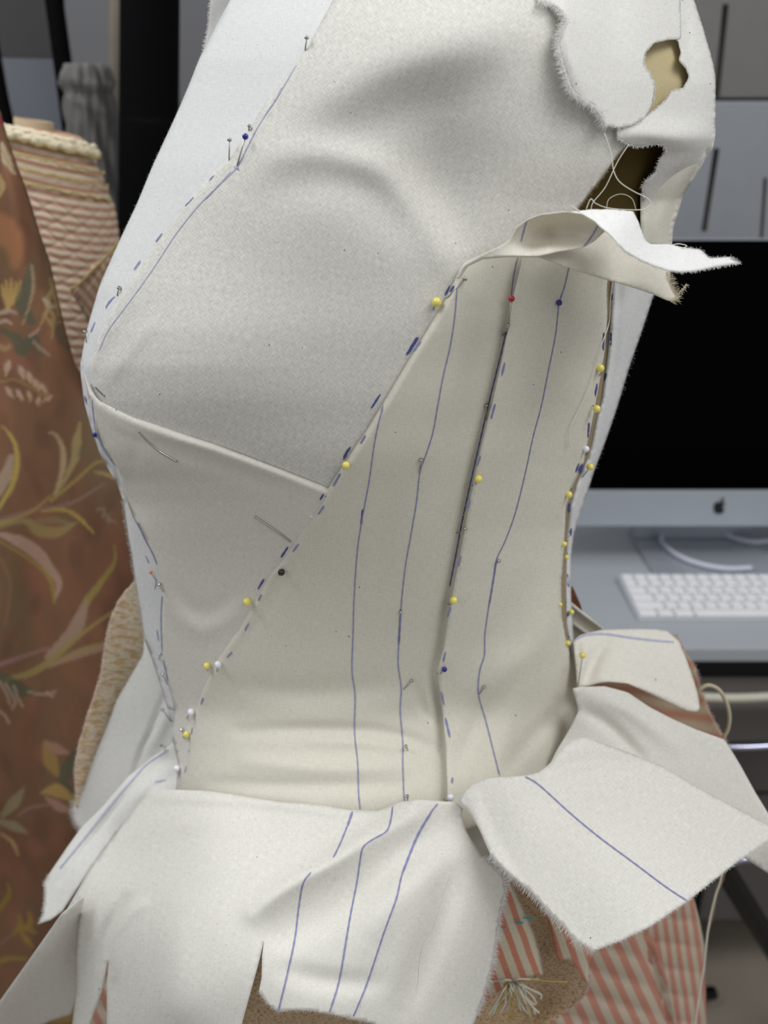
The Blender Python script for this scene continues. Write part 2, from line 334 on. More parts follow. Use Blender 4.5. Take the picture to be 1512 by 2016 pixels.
# ------------------------------------------------------------------ desk, computer, keyboard
DZ = .747; yf = at_z(1400, 1276, DZ)[1]
desk = empty('desk', (.95, yf, 0), 'grey desk top with a dark front edge, under the computer and keyboard', 'desk')
dm = plain('desk_grey_laminate', (176, 181, 187), .45, nscale=4)
box('desk_top', (.1, yf, DZ-.022), (1.9, YB-.02, DZ), dm, desk, .003)
box('edge_rail', (.1, yf+.012, DZ-.05), (1.9, yf+.05, DZ-.0225), plain('black_rail', (14, 14, 16), .4), desk, .002)
for x in (.14, 1.84):
    for y in (yf+.06, YB-.08): box('leg', (x, y, 0), (x+.04, y+.04, DZ-.0225), M['black_rail'], desk, .002)
du = empty('drawer_unit', (1.0, yf+.1, 0), 'dark grey drawer unit tucked beneath the grey desk', 'drawers')
dg = plain('drawer_grey', (96, 93, 90), .5)
xs = at(1455, 1340, yf+.1)[0]
box('cabinet', (.3, yf+.13, .14), (1.75, YB-.06, .69), dg, du, .003)
for k, (a, b) in enumerate(((.302, xs-.006), (xs+.006, 1.748))):
    for z0, z1 in ((.42, .688), (.145, .412)): box('drawer', (a, yf+.1, z0), (b, yf+.129, z1), dg, du, .003)
YM = 1.27; cxm = at(1416, 998, YM)[0]; zt, zm, zc = at(1400, 473, YM)[2], at(1400, 964, YM)[2], at(1400, 1036, YM)[2]
mac = empty('desktop_computer', (cxm, YM, DZ), 'slim all-in-one computer, black screen over a silver chin with a dark apple emblem', 'computer')
alu = plain('brushed_aluminium', (178, 184, 192), .38, .35, nscale=8); blk = plain('black_screen_glass', (1, 1, 2), .12, Specular_IOR_Level=.04)
HW = .325
box('housing', (cxm-HW, YM+.003, zc), (cxm+HW, YM+.03, zt), alu, mac, .003)
box('screen', (cxm-HW, YM, zm), (cxm+HW, YM+.0028, zt), blk, mac, .001)
box('chin', (cxm-HW, YM-.001, zc+.0005), (cxm+HW, YM+.0028, zm-.0005), alu, mac, .001)
box('stand_foot', (cxm-.10, YM-.055, DZ+.0005), (cxm+.10, YM+.13, DZ+.006), alu, mac, .003)
box('stand_neck', (cxm-.10, YM+.09, DZ+.0065), (cxm+.10, YM+.105, zc+.2), alu, mac, .003)
box('hinge_block', (cxm-.05, YM+.03, zc+.12), (cxm+.05, YM+.095, zc+.2), alu, mac, .003)
al = [(0, .78), (-.18, .86), (-.42, .88), (-.66, .74), (-.82, .48), (-.86, .14), (-.80, -.24), (-.64, -.62), (-.42, -.92), (-.22, -.98), (0, -.90), (.22, -.98), (.42, -.92), (.64, -.66), (.78, -.34), (.60, -.18), (.50, .08), (.52, .34), (.66, .56), (.74, .64), (.52, .84), (.26, .88)]
lf = [(.02, .98), (.04, 1.22), (.20, 1.46), (.44, 1.56), (.42, 1.30), (.26, 1.08)]
def emblem(parent, c, s, mat):
    vs, fs = [], []
    for pl in (resample(al, .08, True, True), resample(lf, .08, True, True)):
        n = len(pl); o = len(vs)
        for dy in (-.0016, 0): vs += [(c[0]+x*s, c[1]+dy, c[2]+y*s) for x, y in pl]
        fs += [tuple(o+i for i in range(n))[::-1]]+[(o+i, o+(i+1) % n, o+n+(i+1) % n, o+n+i) for i in range(n)]
    return mesh('fruit_emblem', vs, fs, mat, parent, False)
emblem(mac, at(1416, 999, YM-.0012), .0105, plain('emblem_black', (12, 14, 16), .3))
kb0, kb1 = at_z(1222, 1128, DZ+.016), at_z(1257, 1216, DZ+.006); KX = (kb0[0]+kb1[0])/2; KY0, KY1 = kb1[1], kb0[1]
kb = empty('keyboard', (KX+.145, (KY0+KY1)/2, DZ), 'slim white computer keyboard on a pale metal base lying on the grey desk', 'keyboard')
wk = plain('key_white', (243, 244, 246), .4)
U = .0190; KD = KY1-KY0; n_rows = [(0.62, [1]*14+[1]), (1, [1]*13+[2]), (1, [1.5]+[1]*12+[1.5]), (1, [1.8]+[1]*11+[2.2]), (1, [2.3]+[1]*10+[2.7]), (1, [1.45, 1.25, 1.5, 5.9, 1.5, 1.45, 1.95])]
tot = sum(r[0] for r in n_rows); ru = (KD-.004)/tot; y = KY1-.002
kv = [(KX-.002, KY0-.001, DZ+.0005), (KX+15*U+.002, KY0-.001, DZ+.0005), (KX+15*U+.002, KY1+.001, DZ+.0005), (KX-.002, KY1+.001, DZ+.0005), (KX-.002, KY0-.001, DZ+.004), (KX+15*U+.002, KY0-.001, DZ+.004), (KX+15*U+.002, KY1+.001, DZ+.012), (KX-.002, KY1+.001, DZ+.012)]
mesh('keyboard_base', kv, [(0, 1, 2, 3)[::-1], (4, 5, 6, 7), (0, 1, 5, 4), (1, 2, 6, 5), (2, 3, 7, 6), (3, 0, 4, 7)], plain('keyboard_base_metal', (206, 209, 212), .4, .2), kb, False)
for h, ws in n_rows:
    x = KX; y1 = y; y0 = y-ru*h; y = y0
    for wd in ws:
        a, b = x+.0013, x+wd*U-.0013; x += wd*U; zf = DZ+.0042+.008*((y0+y1)/2-KY0)/KD
        o = box('key', (a, y0+.0013, zf), (b, y1-.0013, zf+.0045), wk, kb, .0012, 1)
cab = [at_z(px, py, DZ+.012) for px, py in ((1460, 1045), (1400, 1040), (1345, 1040), (1308, 1052), (1303, 1066), (1320, 1084), (1350, 1101), (1392, 1114), (1436, 1120), (1480, 1118))]
tag(tube('cable', smooth3(cab), .0042, plain('white_cable', (214, 216, 228), .5), None, 10), 'white computer cable curled round on the desk behind the keyboard', 'cable')
cab = [at_z(px, py, DZ+.012) for px, py in ((1380, 1040), (1425, 1052), (1455, 1062), (1490, 1067), (1530, 1060), (1570, 1045))]
tag(tube('cable', smooth3(cab), .0042, M['white_cable'], None, 10), 'white cable dipping below the silver chin near the right border', 'cable')
# ------------------------------------------------------------------ stool under the desk (mostly hidden behind the peplum)
YS = .98
sc = at(1500, 1420, YS); st = empty('desk_chair', (sc[0], YS, 0), 'chair with cream tube, chrome ring and black leg half hidden behind the peplum', 'chair')
def px3(pts, Y): return smooth3([at(a, b, Y) for a, b in pts])
tube('seat_tube', px3(((1220, 1366), (1390, 1373), (1470, 1374), (1620, 1366)), YS-.03), .0058, plain('cream_enamel', (196, 193, 176), .35), st, 12)
a0, a1 = at(1230, 1384, YS), at(1700, 1460, YS); box('seat', (a0[0], YS-.005, a1[2]), (a1[0], YS+.09, a0[2]), plain('seat_underside_grey', (88, 84, 79), .6), st, .006)
chrome = plain('chrome', (200, 202, 225), .08, 1)
tube('foot_ring', px3(((1300, 1462), (1400, 1468), (1460, 1471), (1540, 1466), (1640, 1450)), YS-.01), .0042, chrome, st, 12)
blkp = plain('black_plastic', (12, 12, 13), .35)
tube('leg', px3(((1400, 1680), (1425, 1712), (1480, 1800), (1530, 1880), (1620, 2020)), YS), [.016]*25, blkp, st, 12)
tube('leg_cap', px3(((1440, 1697), (1470, 1690), (1492, 1694)), YS-.02), .0055, chrome, st, 12)
tube('gas_column', [(sc[0]-.13, YS+.05, .05), (sc[0]-.13, YS+.05, a1[2]-.001)], .018, blkp, st, 14)
for k in range(5):
    th = k*2*math.pi/5+.3; c0 = np.array([sc[0]-.13, YS+.05, .06]); tube('base_arm', [c0, c0+[.2*math.cos(th), .16*math.sin(th), -.03]], [.016, .011], blkp, st, 10)
# ------------------------------------------------------------------ rolls and boards leaning on the left
def roll3(pts, Y): return [at(a, b, Y) for a, b in pts]
def big_tube(name, pts, Y, rpx, mat, lab, cat, n=28, sm=8):
    P = smooth3([at(a, b, Y+i*0) for i, (a, b) in enumerate(pts)], sm); P = P[P[:, 2] > .03]; R = np.interp(np.linspace(0, 1, len(P)), np.linspace(0, 1, len(rpx)), rpx)/F*(Y/rays(100, 300)[1])
    return tag(tube(name, P, R, mat, None, n), lab, cat)
black = plain('black_cloth', (5, 5, 7), .8, Specular_IOR_Level=.08)
# each leaning thing runs on down to the floor, hidden by what stands before it
big_tube('fabric_roll', ((296, -140), (294, 200), (290, 560), (262, 2100), (240, 3400)), 1.12, (52, 55, 58, 60, 62), black, 'tall black fabric roll standing just left of the muslin bodice', 'fabric roll')
big_tube('pole', ((84, -160), (112, 40), (150, 330), (200, 760)), 1.36, (17, 17, 18, 18), black, 'black pole leaning behind the peach striped quilted roll', 'pole')
big_tube('pole', ((-26, 20), (2, 180), (24, 290), (60, 520)), 1.30, (12, 12, 13, 13), black, 'thin black pole at the left border above the floral drape', 'pole')
big_tube('fabric_roll', ((231, -140), (228, 100), (222, 500), (205, 2000)), 1.30, (13, 13, 12, 12), plain('beige_cloth', (120, 112, 100), .9, var=.2, nscale=40), 'narrow beige fabric roll beside the tall black roll', 'fabric roll', 16)
def board(name, quad, Y, mat, lab):
    A = [at(a, b, Y) for a, b in quad]; B = [p+[0, .012, 0] for p in A]
    return tag(mesh(name, A+B, [(0, 1, 2, 3), (7, 6, 5, 4), (0, 4, 5, 1), (1, 5, 6, 2), (2, 6, 7, 3), (3, 7, 4, 0)], mat, None, False), lab, 'board')
board('board', ((-80, -200), (110, -200), (128, 116), (-60, 110)), 1.44, plain('board_dark_grey', (62, 61, 62), .8, nscale=8), 'dark grey board behind the black pole at the upper left corner')
board('board', ((-60, 114), (128, 119), (180, 420), (-40, 420)), 1.42, plain('board_blue_grey', (104, 108, 116), .8, nscale=8), 'blue-grey board above the cardboard tube of the striped roll')
# grey leaf-printed roll: rumpled wrapped cloth
def cyl_sheet(name, cx, rx, Yc, y0, y1, mat, parent, bump=None, ny=120, na=72, cap=True, tilt=0.0, color=None, arc=(0, 2*math.pi)):
    """a wrapped roll: centre line and radius given down its height, with relief; u runs round it, v down it"""
    ys = np.linspace(y0, y1, ny); th = np.linspace(arc[0], arc[1], na, endpoint=arc[1]-arc[0] < 6.28); TH, YY = np.meshgrid(th, ys)
    cX, rX = cx(YY), rx(YY); c = at(cX, YY, Yc); rr = rX/F*(Yc/rays(cX, YY)[..., 1])
    if bump is not None: rr = rr+bump(TH, YY)
    P = c+np.stack([rr*np.cos(TH), -rr*np.sin(TH)*.9, -tilt*rr*np.cos(TH)], -1); full = arc[1]-arc[0] > 6.28; fs = []; m = na if full else na-1
    for j in range(ny-1):
        for i in range(m): fs.append((j*na+i, j*na+(i+1) % na, (j+1)*na+(i+1) % na, (j+1)*na+i))
    if cap and full: fs += [tuple(range(na))[::-1]]
    me = bpy.data.meshes.new(name); Pf = P.reshape(-1, 3); me.from_pydata([V(p) for p in Pf], [], [f[::-1] for f in fs]); me.update()
    uv = me.uv_layers.new(name='UVMap'); li = np.zeros(len(me.loops), np.int32); me.loops.foreach_get('vertex_index', li)
    UVs = np.stack([(-np.cos(TH)*rX*0+TH*rX)/100, YY/100], -1).reshape(-1, 2); uv.data.foreach_set('uv', UVs[li].astype(np.float32).ravel())
    return to_parent(link(name, me, mat, parent))
lr = empty('fabric_roll', at(185, 520, 1.22), 'grey roll of leaf-printed cloth between the black pole and the tall black roll', 'fabric roll')
def lbump(T, Y): return .0035*np.sin(T*9+Y*.03)+.0022*np.sin(T*17-Y*.05)+.004*np.exp(-((Y-165-8*np.sin(T*2))/9)**2)-.004*np.exp(-((Y-185)/7)**2)+.003*np.exp(-((Y-205-20*np.cos(T))/6)**2)-.006*np.exp(-((Y-128)/7)**2)
cyl_sheet('wrapped_cloth', lambda y: 168+(y-130)*.13, lambda y: 44+(y-130)*.02, 1.22, 126, 1500, plain('grey_leaf_cloth', (104, 101, 99), .85, var=.35, nscale=26), lr, lbump, 150, 64)
# ------------------------------------------------------------------ peach striped quilted roll
qr = empty('fabric_roll', at(125, 700, .93), 'roll of quilted peach and cream striped fabric on a cardboard tube, frayed yellow edges', 'fabric roll')
card = plain('cardboard', (170, 150, 122), .85)
YQ = .93; tc = at(68, 250, YQ)
vs, fs = tube_geo([at(67, 310, YQ), at(67, 236, YQ)], 37/F*.86, 32, False); v2, f2 = tube_geo([at(67, 310, YQ), at(67, 236, YQ)], 32/F*.86, 32, False)
nn = len(vs); ring = [(32+k, 32+(k+1) % 32, nn+32+(k+1) % 32, nn+32+k) for k in range(32)]
mesh('cardboard_tube', vs+v2, fs+[tuple(i+nn for i in f[::-1]) for f in f2]+ring, card, qr)
PEACH, CREAM = (188, 142, 118), (206, 190, 168)
stripe_h = striped('quilt_stripe_across', 90, .165, PEACH, CREAM, .5, .3, .12)
def qc(y): return np.interp(y, [250, 480, 700, 1100], [100, 122, 140, 165])
def qrad(y): return np.interp(y, [255, 264, 275, 300, 350, 480, 700, 1100], [70, 80, 86, 93, 102, 107, 112, 120])
def qbump(T, Y):
    s = (T*100); a = (s+Y*1.15)/44; b = (s-Y*1.15)/44
    p = np.minimum(np.abs(np.sin(math.pi*a)), np.abs(np.sin(math.pi*b))); q = .0024*np.minimum(p*2.4, 1)**.6
    step = sum(.0022*(1/(1+np.exp((Y-y0-6*np.cos(T-1.2)-2*np.sin(T*5+y0))/1.6))) for y0 in ())
    bands = sum(-.0022*(1-1/(1+np.exp(-(Y-y0+8*np.cos(T-1.5)-8)/1.4))) for y0 in (283, 313, 338, 364))
    rib = .0004*np.sin(2*math.pi*Y/16.5)
    return q*np.clip((Y-355)/40, .1, 1)+bands+rib
cyl_sheet('quilted_cloth', qc, qrad, YQ, 258, 1400, stripe_h, qr, qbump, 620, 180, tilt=.22)
def ring_pts(y0, amp=1.0, a0=.15, a1=2.9, n=70, lift=.003, slope=8):
    T = np.linspace(a0, a1, n); Y = y0-slope*np.cos(T-1.5)+slope+1.4*np.sin(T*21+y0)+RNG.normal(0, .8, n); cX, rX = qc(Y), qrad(Y); c = at(cX, Y, YQ); rr = rX/F*(YQ/rays(cX, Y)[:, 1])+lift+RNG.normal(0, .0006, n)*amp
    return c+np.stack([rr*np.cos(T), -rr*np.sin(T)*.9, -.22*rr*np.cos(T)], -1)
yel = plain('yellow_selvedge', (178, 162, 104), .95, var=.3, nscale=300); cst = plain('cream_selvedge', (222, 210, 182), .95, var=.2, nscale=300)
for y0, m_, r_ in ((264, cst, .0030), (268, yel, .0014), (272, cst, .0030), (277, cst, .0026), (283, yel, .0013), (310, yel, .0012), (335, yel, .0012), (361, yel, .0012)):
    P = ring_pts(y0); tube('frayed_selvedge', P, [r_*random.uniform(.8, 1.15) for _ in P], m_, qr, 6)
stripe_d = striped('quilt_stripe_slant', 40, .165, PEACH, CREAM, .5, .3, .12)
fe = lambda P: .80+.00005*(P[:, 0]-140)+.0016*np.sin((P[:, 0]*.8+P[:, 1]*.55)/2.7)
sheet('loose_end', [(232, 478), (186, 528), (140, 571), (158, 604), (186, 648), (230, 760), (330, 820), (330, 478)], fe, stripe_d, qr, 5, .003)
tube('selvedge_edge', [at(a, b, .797) for a, b in resample([(234, 476), (214, 502), (188, 527), (160, 556), (140, 571)], 5, smooth=True)], .0013, yel, qr, 6)
tube('selvedge_edge', [at(a, b, .797) for a, b in resample([(140, 571), (158, 604), (186, 648)], 5, smooth=True)], .0008, plain('grey_seam', (150, 128, 110), .9), qr, 6)
# ------------------------------------------------------------------ floral drape: cloth with a printed pattern (print, with a lit and a dark fold painted in)
def print_color(P):
    x, y = P[:, 0], P[:, 1]; rng = np.random.default_rng(3)
    def nz(sx, sy, k=6):
        r = np.zeros(len(P))
        for _ in range(k): a, b, p = rng.normal(0, 1/sx), rng.normal(0, 1/sy), rng.uniform(0, 6.3); r += np.sin(a*x+b*y+p)
        return r/k**.5
    base = np.array(lin((134, 99, 74))[:3]); c = np.tile(base, (len(P), 1))
    def blend(col, m): c[:] = c*(1-m[:, None])+np.array(lin(col)[:3])*m[:, None]
    blend((160, 110, 84), np.clip(nz(40, 50)*.4+.12, 0, .8)); blend((112, 76, 56), np.clip(nz(36, 50)*.5+.05, 0, .9)); blend((128, 108, 80), np.clip(nz(50, 80)*.6-.1, 0, .8))
    blend((156, 104, 84), np.clip(nz(24, 30, 8)*.5-.3, 0, .55)); blend((104, 76, 60), np.clip(nz(16, 30, 8)*.4-.2, 0, .4))
    def st(pl, wd, col, a=.92, bl=2.2, tex=.0):
        L = resample(pl, 4, smooth=len(pl) > 2); d, t = pdist(P, L, True); ww = np.interp(t, np.linspace(0, 1, len(wd)), wd)*.5 if hasattr(wd, '__len__') else wd*.5
        m = np.clip((ww-d)/bl+.5, 0, 1)*a
        if tex: m = m*(1-tex*(.5+.5*np.sin(x*.9+y*1.3)*np.sin(x*1.4-y*.6)))
        blend(col, m)
    Yw, Pk, Gn, Ol, Mv, Cr = (186, 158, 108), (190, 162, 142), (92, 98, 78), (168, 148, 88), (152, 118, 106), (205, 188, 158)
    # hem top and pale leaf near the top
    st([(4, 283), (12, 312), (28, 342)], (6, 18, 4), Cr); st([(2, 290), (14, 318), (26, 340)], (3, 5, 2), Yw); st([(0, 345), (4, 370), (0, 385)], (6, 14, 6), Yw); st([(-5, 236), (9, 240)], 14, (160, 62, 74))
    st([(-30, 420), (25, 470), (30, 520)], (30, 60, 20), (196, 134, 90), .45, 14); st([(40, 440), (60, 470), (80, 560)], (20, 40, 20), (98, 66, 50), .5, 12)  # light on a fold and its dark side, painted into the print
    # flowers and foliage
    for q in ((4, 560), (12, 552), (22, 550), (32, 556), (40, 552)): st([(16, 606), (q[0]*.8+4, 580), q], (6, 10, 4), (196, 162, 98), .8)
    st([(62, 524), (54, 560), (44, 600), (62, 632)], (14, 24, 30, 18), Gn, .9, 4, .3); st([(4, 650), (34, 668), (42, 690), (64, 668), (82, 696)], (10, 20, 24, 18, 8), Gn, .9, 4, .3)
    st([(62, 522), (66, 560), (58, 600), (44, 640)], (4, 6, 4, 3), (192, 162, 124), .8, 1.5, .3)
    for pl in ([(98, 548), (108, 580), (116, 622)], [(80, 640), (94, 612), (106, 625), (102, 666)], [(88, 620), (104, 640), (118, 634)], [(104, 560), (94, 590), (92, 610)]): st(pl, (3, 10, 3), Yw, .85)
    st([(86, 588), (96, 600), (108, 606)], (6, 14, 5), Cr, .7); st([(0, 617), (16, 612), (32, 616)], (8, 10, 4), Pk); st([(0, 634), (12, 632), (24, 638)], (8, 8, 3), Pk); st([(112, 640), (120, 668), (140, 690)], (12, 18, 8), Gn, .7, 4, .3)
    st([(58, 662), (70, 654), (78, 646)], 4, Pk); st([(66, 672), (82, 688), (98, 700)], (5, 8, 4), Pk, .8, 2, .5); st([(0, 680), (8, 688), (18, 682)], 10, Yw, .6)
    for q in ((15, 722, 8, 17, 10), (42, 731, 7, 15, -20), (58, 742, 7, 14, -22), (72, 756, 7, 13, -28), (86, 764, 6, 12, -30), (18, 771, 6, 13, -35), (38, 776, 6, 13, -30), (58, 778, 5, 12, -10), (76, 788, 6, 10, 8), (95, 784, 5, 11, 60)):
        a = math.radians(q[4]); dx, dy = -math.sin(a)*q[3], math.cos(a)*q[3]; st([(q[0]-dx, q[1]-dy), (q[0], q[1]), (q[0]+dx, q[1]+dy)], (1, q[2]*2, 4), (200, 170, 146)); st([(q[0], q[1]), (q[0]+dx*.8, q[1]+dy*.8)], 4, (180, 152, 100), .6)
    st([(0, 752), (30, 748), (60, 762), (92, 782)], 4, (170, 140, 92), .7)
    st([(-8, 980), (10, 940), (22, 900)], (10, 26, 12), (182, 158, 134), .85); st([(4, 838), (26, 866), (34, 905), (24, 955), (-6, 1005)], (3, 8, 12, 10, 6), (192, 166, 92))
    st([(92, 850), (112, 858), (124, 888), (122, 930), (104, 984)], (2, 9, 13, 8, 3), (190, 165, 128)); st([(158, 832), (152, 864), (148, 900), (130, 940), (104, 984)], (4, 20, 14, 7, 4), (172, 152, 104)); st([(160, 880), (156, 896)], 8, Gn, .4, 3)
    st([(100, 986), (150, 945), (196, 908), (232, 925)], (6, 6, 5, 5), (172, 146, 82)); st([(186, 930), (210, 934), (236, 948)], (3, 9, 3), Yw, .8); st([(0, 1024), (60, 1005), (112, 998), (152, 985), (205, 952)], (7, 6, 7, 6, 4), Mv); st([(0, 1030), (60, 1008), (100, 976)], (6, 7, 4), (176, 152, 92), .8)
    st([(82, 1006), (126, 1004), (156, 1020), (184, 1049)], (4, 6, 8, 3), (184, 158, 84)); st([(0, 1033), (50, 1026), (76, 1044), (112, 1048), (148, 1030)], (12, 8, 24, 20, 5), (172, 152, 98), .8, 4, .3); st([(74, 1026), (110, 1024), (140, 1032)], (8, 14, 5), (150, 132, 96), .7, 4)
    for k in range(14): a = rng.uniform(0, 6.3); cxx, cyy = 196+k*2.2, 1000+k*2.1; st([(cxx, cyy), (cxx+9*math.cos(a), cyy+9*math.sin(a))], 3, (158, 138, 112), .6, 2)
    st([(0, 1052), (38, 1066), (74, 1090), (100, 1122), (116, 1150), (106, 1186)], (8, 24, 26, 20, 14, 3), (188, 154, 134)); st([(0, 1066), (50, 1096), (92, 1130), (104, 1160), (106, 1188)], (3, 4, 5, 9, 3), (168, 148, 78))
    st([(225, 1072), (226, 1104), (204, 1140), (168, 1188), (152, 1222)], (2, 8, 12, 16, 8), (164, 144, 82)); st([(170, 1185), (152, 1230), (128, 1262), (96, 1292)], (10, 28, 24, 16), (176, 146, 126)); st([(0, 1308), (52, 1290), (96, 1276)], (9, 7, 5), (166, 126, 118))
    st([(12, 1338), (60, 1325), (100, 1300), (158, 1250), (228, 1200)], (10, 14, 12, 7, 5), (170, 148, 92)); st([(98, 1312), (150, 1288), (206, 1274)], (6, 18, 14), (172, 142, 116)); st([(120, 1300), (165, 1276), (206, 1266)], (3, 5, 4), (168, 148, 80)); st([(0, 1100), (20, 1150), (10, 1230)], 5, (190, 130, 100), .35, 3)
    st([(0, 1330), (30, 1356), (66, 1362)], (18, 40, 10), Gn, .9, 5, .3)
    for pl in ([(0, 1340), (10, 1360), (20, 1385)], [(28, 1350), (34, 1370), (44, 1392)], [(56, 1362), (90, 1368), (110, 1360)], [(92, 1362), (104, 1372)], [(12, 1346), (30, 1380), (24, 1395)], [(0, 1400), (12, 1412), (18, 1424)]): st(pl, 4, (196, 166, 146), .85, 2)
    st([(140, 1390), (152, 1376), (142, 1392), (148, 1412), (164, 1418)], 3, (150, 110, 90), .6)
    st([(90, 1463), (110, 1474), (132, 1482)], (10, 22, 8), (176, 136, 114)); st([(88, 1470), (100, 1500), (114, 1526)], (10, 30, 10), (172, 138, 82), .85); st([(150, 1480), (136, 1510), (124, 1540), (150, 1570)], (14, 30, 18, 14), Gn, .85, 5, .3)
    st([(80, 1562), (110, 1556), (140, 1572)], (4, 28, 14), (184, 150, 90)); st([(90, 1570), (120, 1590), (142, 1594)], (4, 20, 8), (178, 138, 120), .9)
    st([(6, 1604), (28, 1580), (48, 1550)], (12, 24, 2), (158, 146, 110), .9, 3, .3); st([(0, 1618), (26, 1626), (54, 1640)], (12, 20, 4), (160, 148, 114), .85, 3, .3); st([(36, 1605), (60, 1590), (106, 1584)], (5, 6, 3), Mv)
    st([(0, 1640), (24, 1658), (37, 1684)], (4, 8, 3), (182, 152, 104)); st([(14, 1738), (18, 1762), (-4, 1792)], (3, 9, 10), (154, 130, 62))
    for pl in ([(28, 1838), (40, 1820), (36, 1800)], [(40, 1830), (52, 1850), (66, 1864)], [(30, 1832), (50, 1826), (72, 1838)], [(44, 1834), (60, 1815), (56, 1795)]): st(pl, (4, 12, 4), (160, 132, 66), .9)
    st([(52, 1772), (70, 1788), (84, 1810)], (4, 8, 10), Gn, .6, 4); st([(0, 1858), (14, 1848), (24, 1840)], 4, Mv); st([(0, 1892), (24, 1886), (54, 1888)], (12, 9, 4), (156, 132, 70)); st([(20, 2010), (60, 1998), (130, 2004), (150, 1980)], (6, 14, 20, 12), (160, 136, 76), .8)
    return c
def fdrape(P):
    x, y = P[:, 0], P[:, 1]; Yb = .735-.00016*(np.clip(x, -60, 330))-(y-600)*.000012
    edge = np.interp(y, [200, 330, 463, 595, 720, 900, 1100], [0, 36, 80, 116, 150, 230, 330]); e = np.clip((edge-x)/34, 0, 1); Yb = Yb+.020*(1-np.sqrt(1-(1-e)**2))
    s = x-(y-200)*.22
    return Yb+.0075*np.sin(s/26.)*np.clip((1200-y)/900, .2, 1)+.004*np.sin(x/33.+y/240.)+.006*np.sin((x*.9-y*.30)/60)+.0018*np.sin((x-y*.1)/9.)*np.exp(-((y-430)/160)**2)
fd = sheet('floral_drape', [(-70, 196), (-8, 205), (2, 222), (16, 275), (36, 330), (56, 384), (80, 463), (99, 516), (116, 595), (132, 660), (146, 712), (178, 770), (240, 930), (310, 1060), (340, 1200), (330, 2120), (-70, 2120)], fdrape, printed('floral_print'), None, 4.5, .001, color=print_color)
tag(fd, 'rust brown drape printed with pale leaves and yellow flowers hanging left of the bodice', 'fabric')
# ================================================================== DRESS FORM
CX0 = at(740, 1500, .53)
form = empty('dress_form', (CX0[0], .53, 0), 'olive linen dress form wearing the muslin bodice, seen through the torn armhole', 'dress form')
oliv = tweed('olive_linen', ((52, 42, 20), (84, 70, 36), (96, 82, 46)), (14, 14))
def loop_body(name, y0, y1, step, grow, push, mat, parent, a0, a1, na, cap=True):
    ys = np.arange(y0, y1+1, step); th = np.linspace(a0, a1, na, endpoint=(a1-a0 < 6.28)); vs = []
    for y in ys:
        xl, xr, yc, hd = (np.interp(y, _y, r) for r in _R); xm, hw = (xl+xr)/2, (xr-xl)/2*grow
        c, s = np.cos(th), np.sin(th); e = 2/2.25; X = xm+hw*np.sign(c)*np.abs(c)**e; Yv = yc-(hd*grow-push)*np.sign(s)*np.abs(s)**e
        # the section keeps its width at the silhouette's distance
        P = at(X, np.full(na, y), Yv); P[:, 2] = np.where(s < 0, at(xm, y, yc)[2]*(-s)+P[:, 2]*(1+s), P[:, 2]); P[:, 0] = np.where(s < 0, at(X, np.full(na, y), yc)[:, 0]*.999, P[:, 0]); vs += list(P)
    n = na; full = a1-a0 > 6.28; fs = [(j*n+i, j*n+(i+1) % n, (j+1)*n+(i+1) % n, (j+1)*n+i) for j in range(len(ys)-1) for i in range(n if full else n-1)]
    if cap and full: fs += [tuple(range(n))[::-1], tuple((len(ys)-1)*n+k for k in range(n))]
    return mesh(name, vs, fs, mat, parent)
loop_body('torso', -190, 1700, 18, .965, .012, oliv, form, 0, 2*math.pi, 96)
zb = at(740, 1700, .53)[2]
tube('neck_cap', [at(915, -190, .60), at(915, -300, .60)], [.05, .045], oliv, form, 24)
wood = plain('stand_wood', (120, 84, 52), .5)
tube('pole', [(CX0[0], .53, .03), (CX0[0], .53, zb+.02)], .018, M['chrome'], form, 20)
tube('stand_base', [(CX0[0], .53, .0), (CX0[0], .53, .03)], [.19, .17], wood, form, 40)
# ================================================================== STRIPED QUILTED SKIRT on the form
sk = empty('quilted_skirt', (CX0[0], .53, .80), 'pink and cream striped quilted skirt with frayed slit edges under the muslin peplum', 'skirt')
PK, CM = (188, 134, 116), (192, 178, 158)
SL = striped('pink_stripe_slanted', 25, .30, PK, CM, .5, .10, .10); SR = striped('pink_stripe_upright', 8, .195, PK, CM, .5, .12, .10); SF = striped('pink_stripe_front', 20, .27, (220, 150, 126), (230, 220, 196), .46, .08, .16)
SA = striped('pink_stripe_across', 82, .34, (214, 158, 132), (222, 200, 172), .5, .3, .16)
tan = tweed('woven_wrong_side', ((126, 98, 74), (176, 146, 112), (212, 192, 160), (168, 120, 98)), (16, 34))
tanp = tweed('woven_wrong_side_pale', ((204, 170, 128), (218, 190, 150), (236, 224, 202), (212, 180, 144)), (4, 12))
def hips(P, xc=780., hw=616., yc=.53, hd=.085):
    u = np.clip(np.abs((P[:, 0]-xc)/hw), 0, .9999); return yc-hd*(1-u**2.3)**(1/2.3)-(P[:, 1]-1800)*.00002
def quilt(P, per=52., slope=.30, amp=.0030):
    v = (P[:, 1]-slope*P[:, 0])/per; return -amp*np.sqrt(np.abs(np.sin(math.pi*v)))
fr = lambda P: hips(P)+quilt(P)+.010*np.exp(-((P[:, 0]-np.interp(P[:, 1], [1700, 2080], [1232, 1335]))/14)**2)
sheet('skirt_front', [(160, 1640), (700, 1600), (1190, 1660), (1236, 1720), (1262, 1800), (1290, 1870), (1318, 1960), (1335, 2040), (1342, 2090), (162, 2090)], fr, SL, sk, 9, .003)
sheet('skirt_side', [(1200, 1650), (1340, 1700), (1367, 1772), (1378, 1814), (1388, 1868), (1389, 1931), (1392, 2014), (1394, 2090), (1300, 2090), (1240, 1800)], lambda P: hips(P)+quilt(P, 50, .12)+.009, SR, sk, 6, .003)
tt = lambda P: .547+.00015*(P[:, 0]-200)+.0003*np.sin(P[:, 1]/5.)
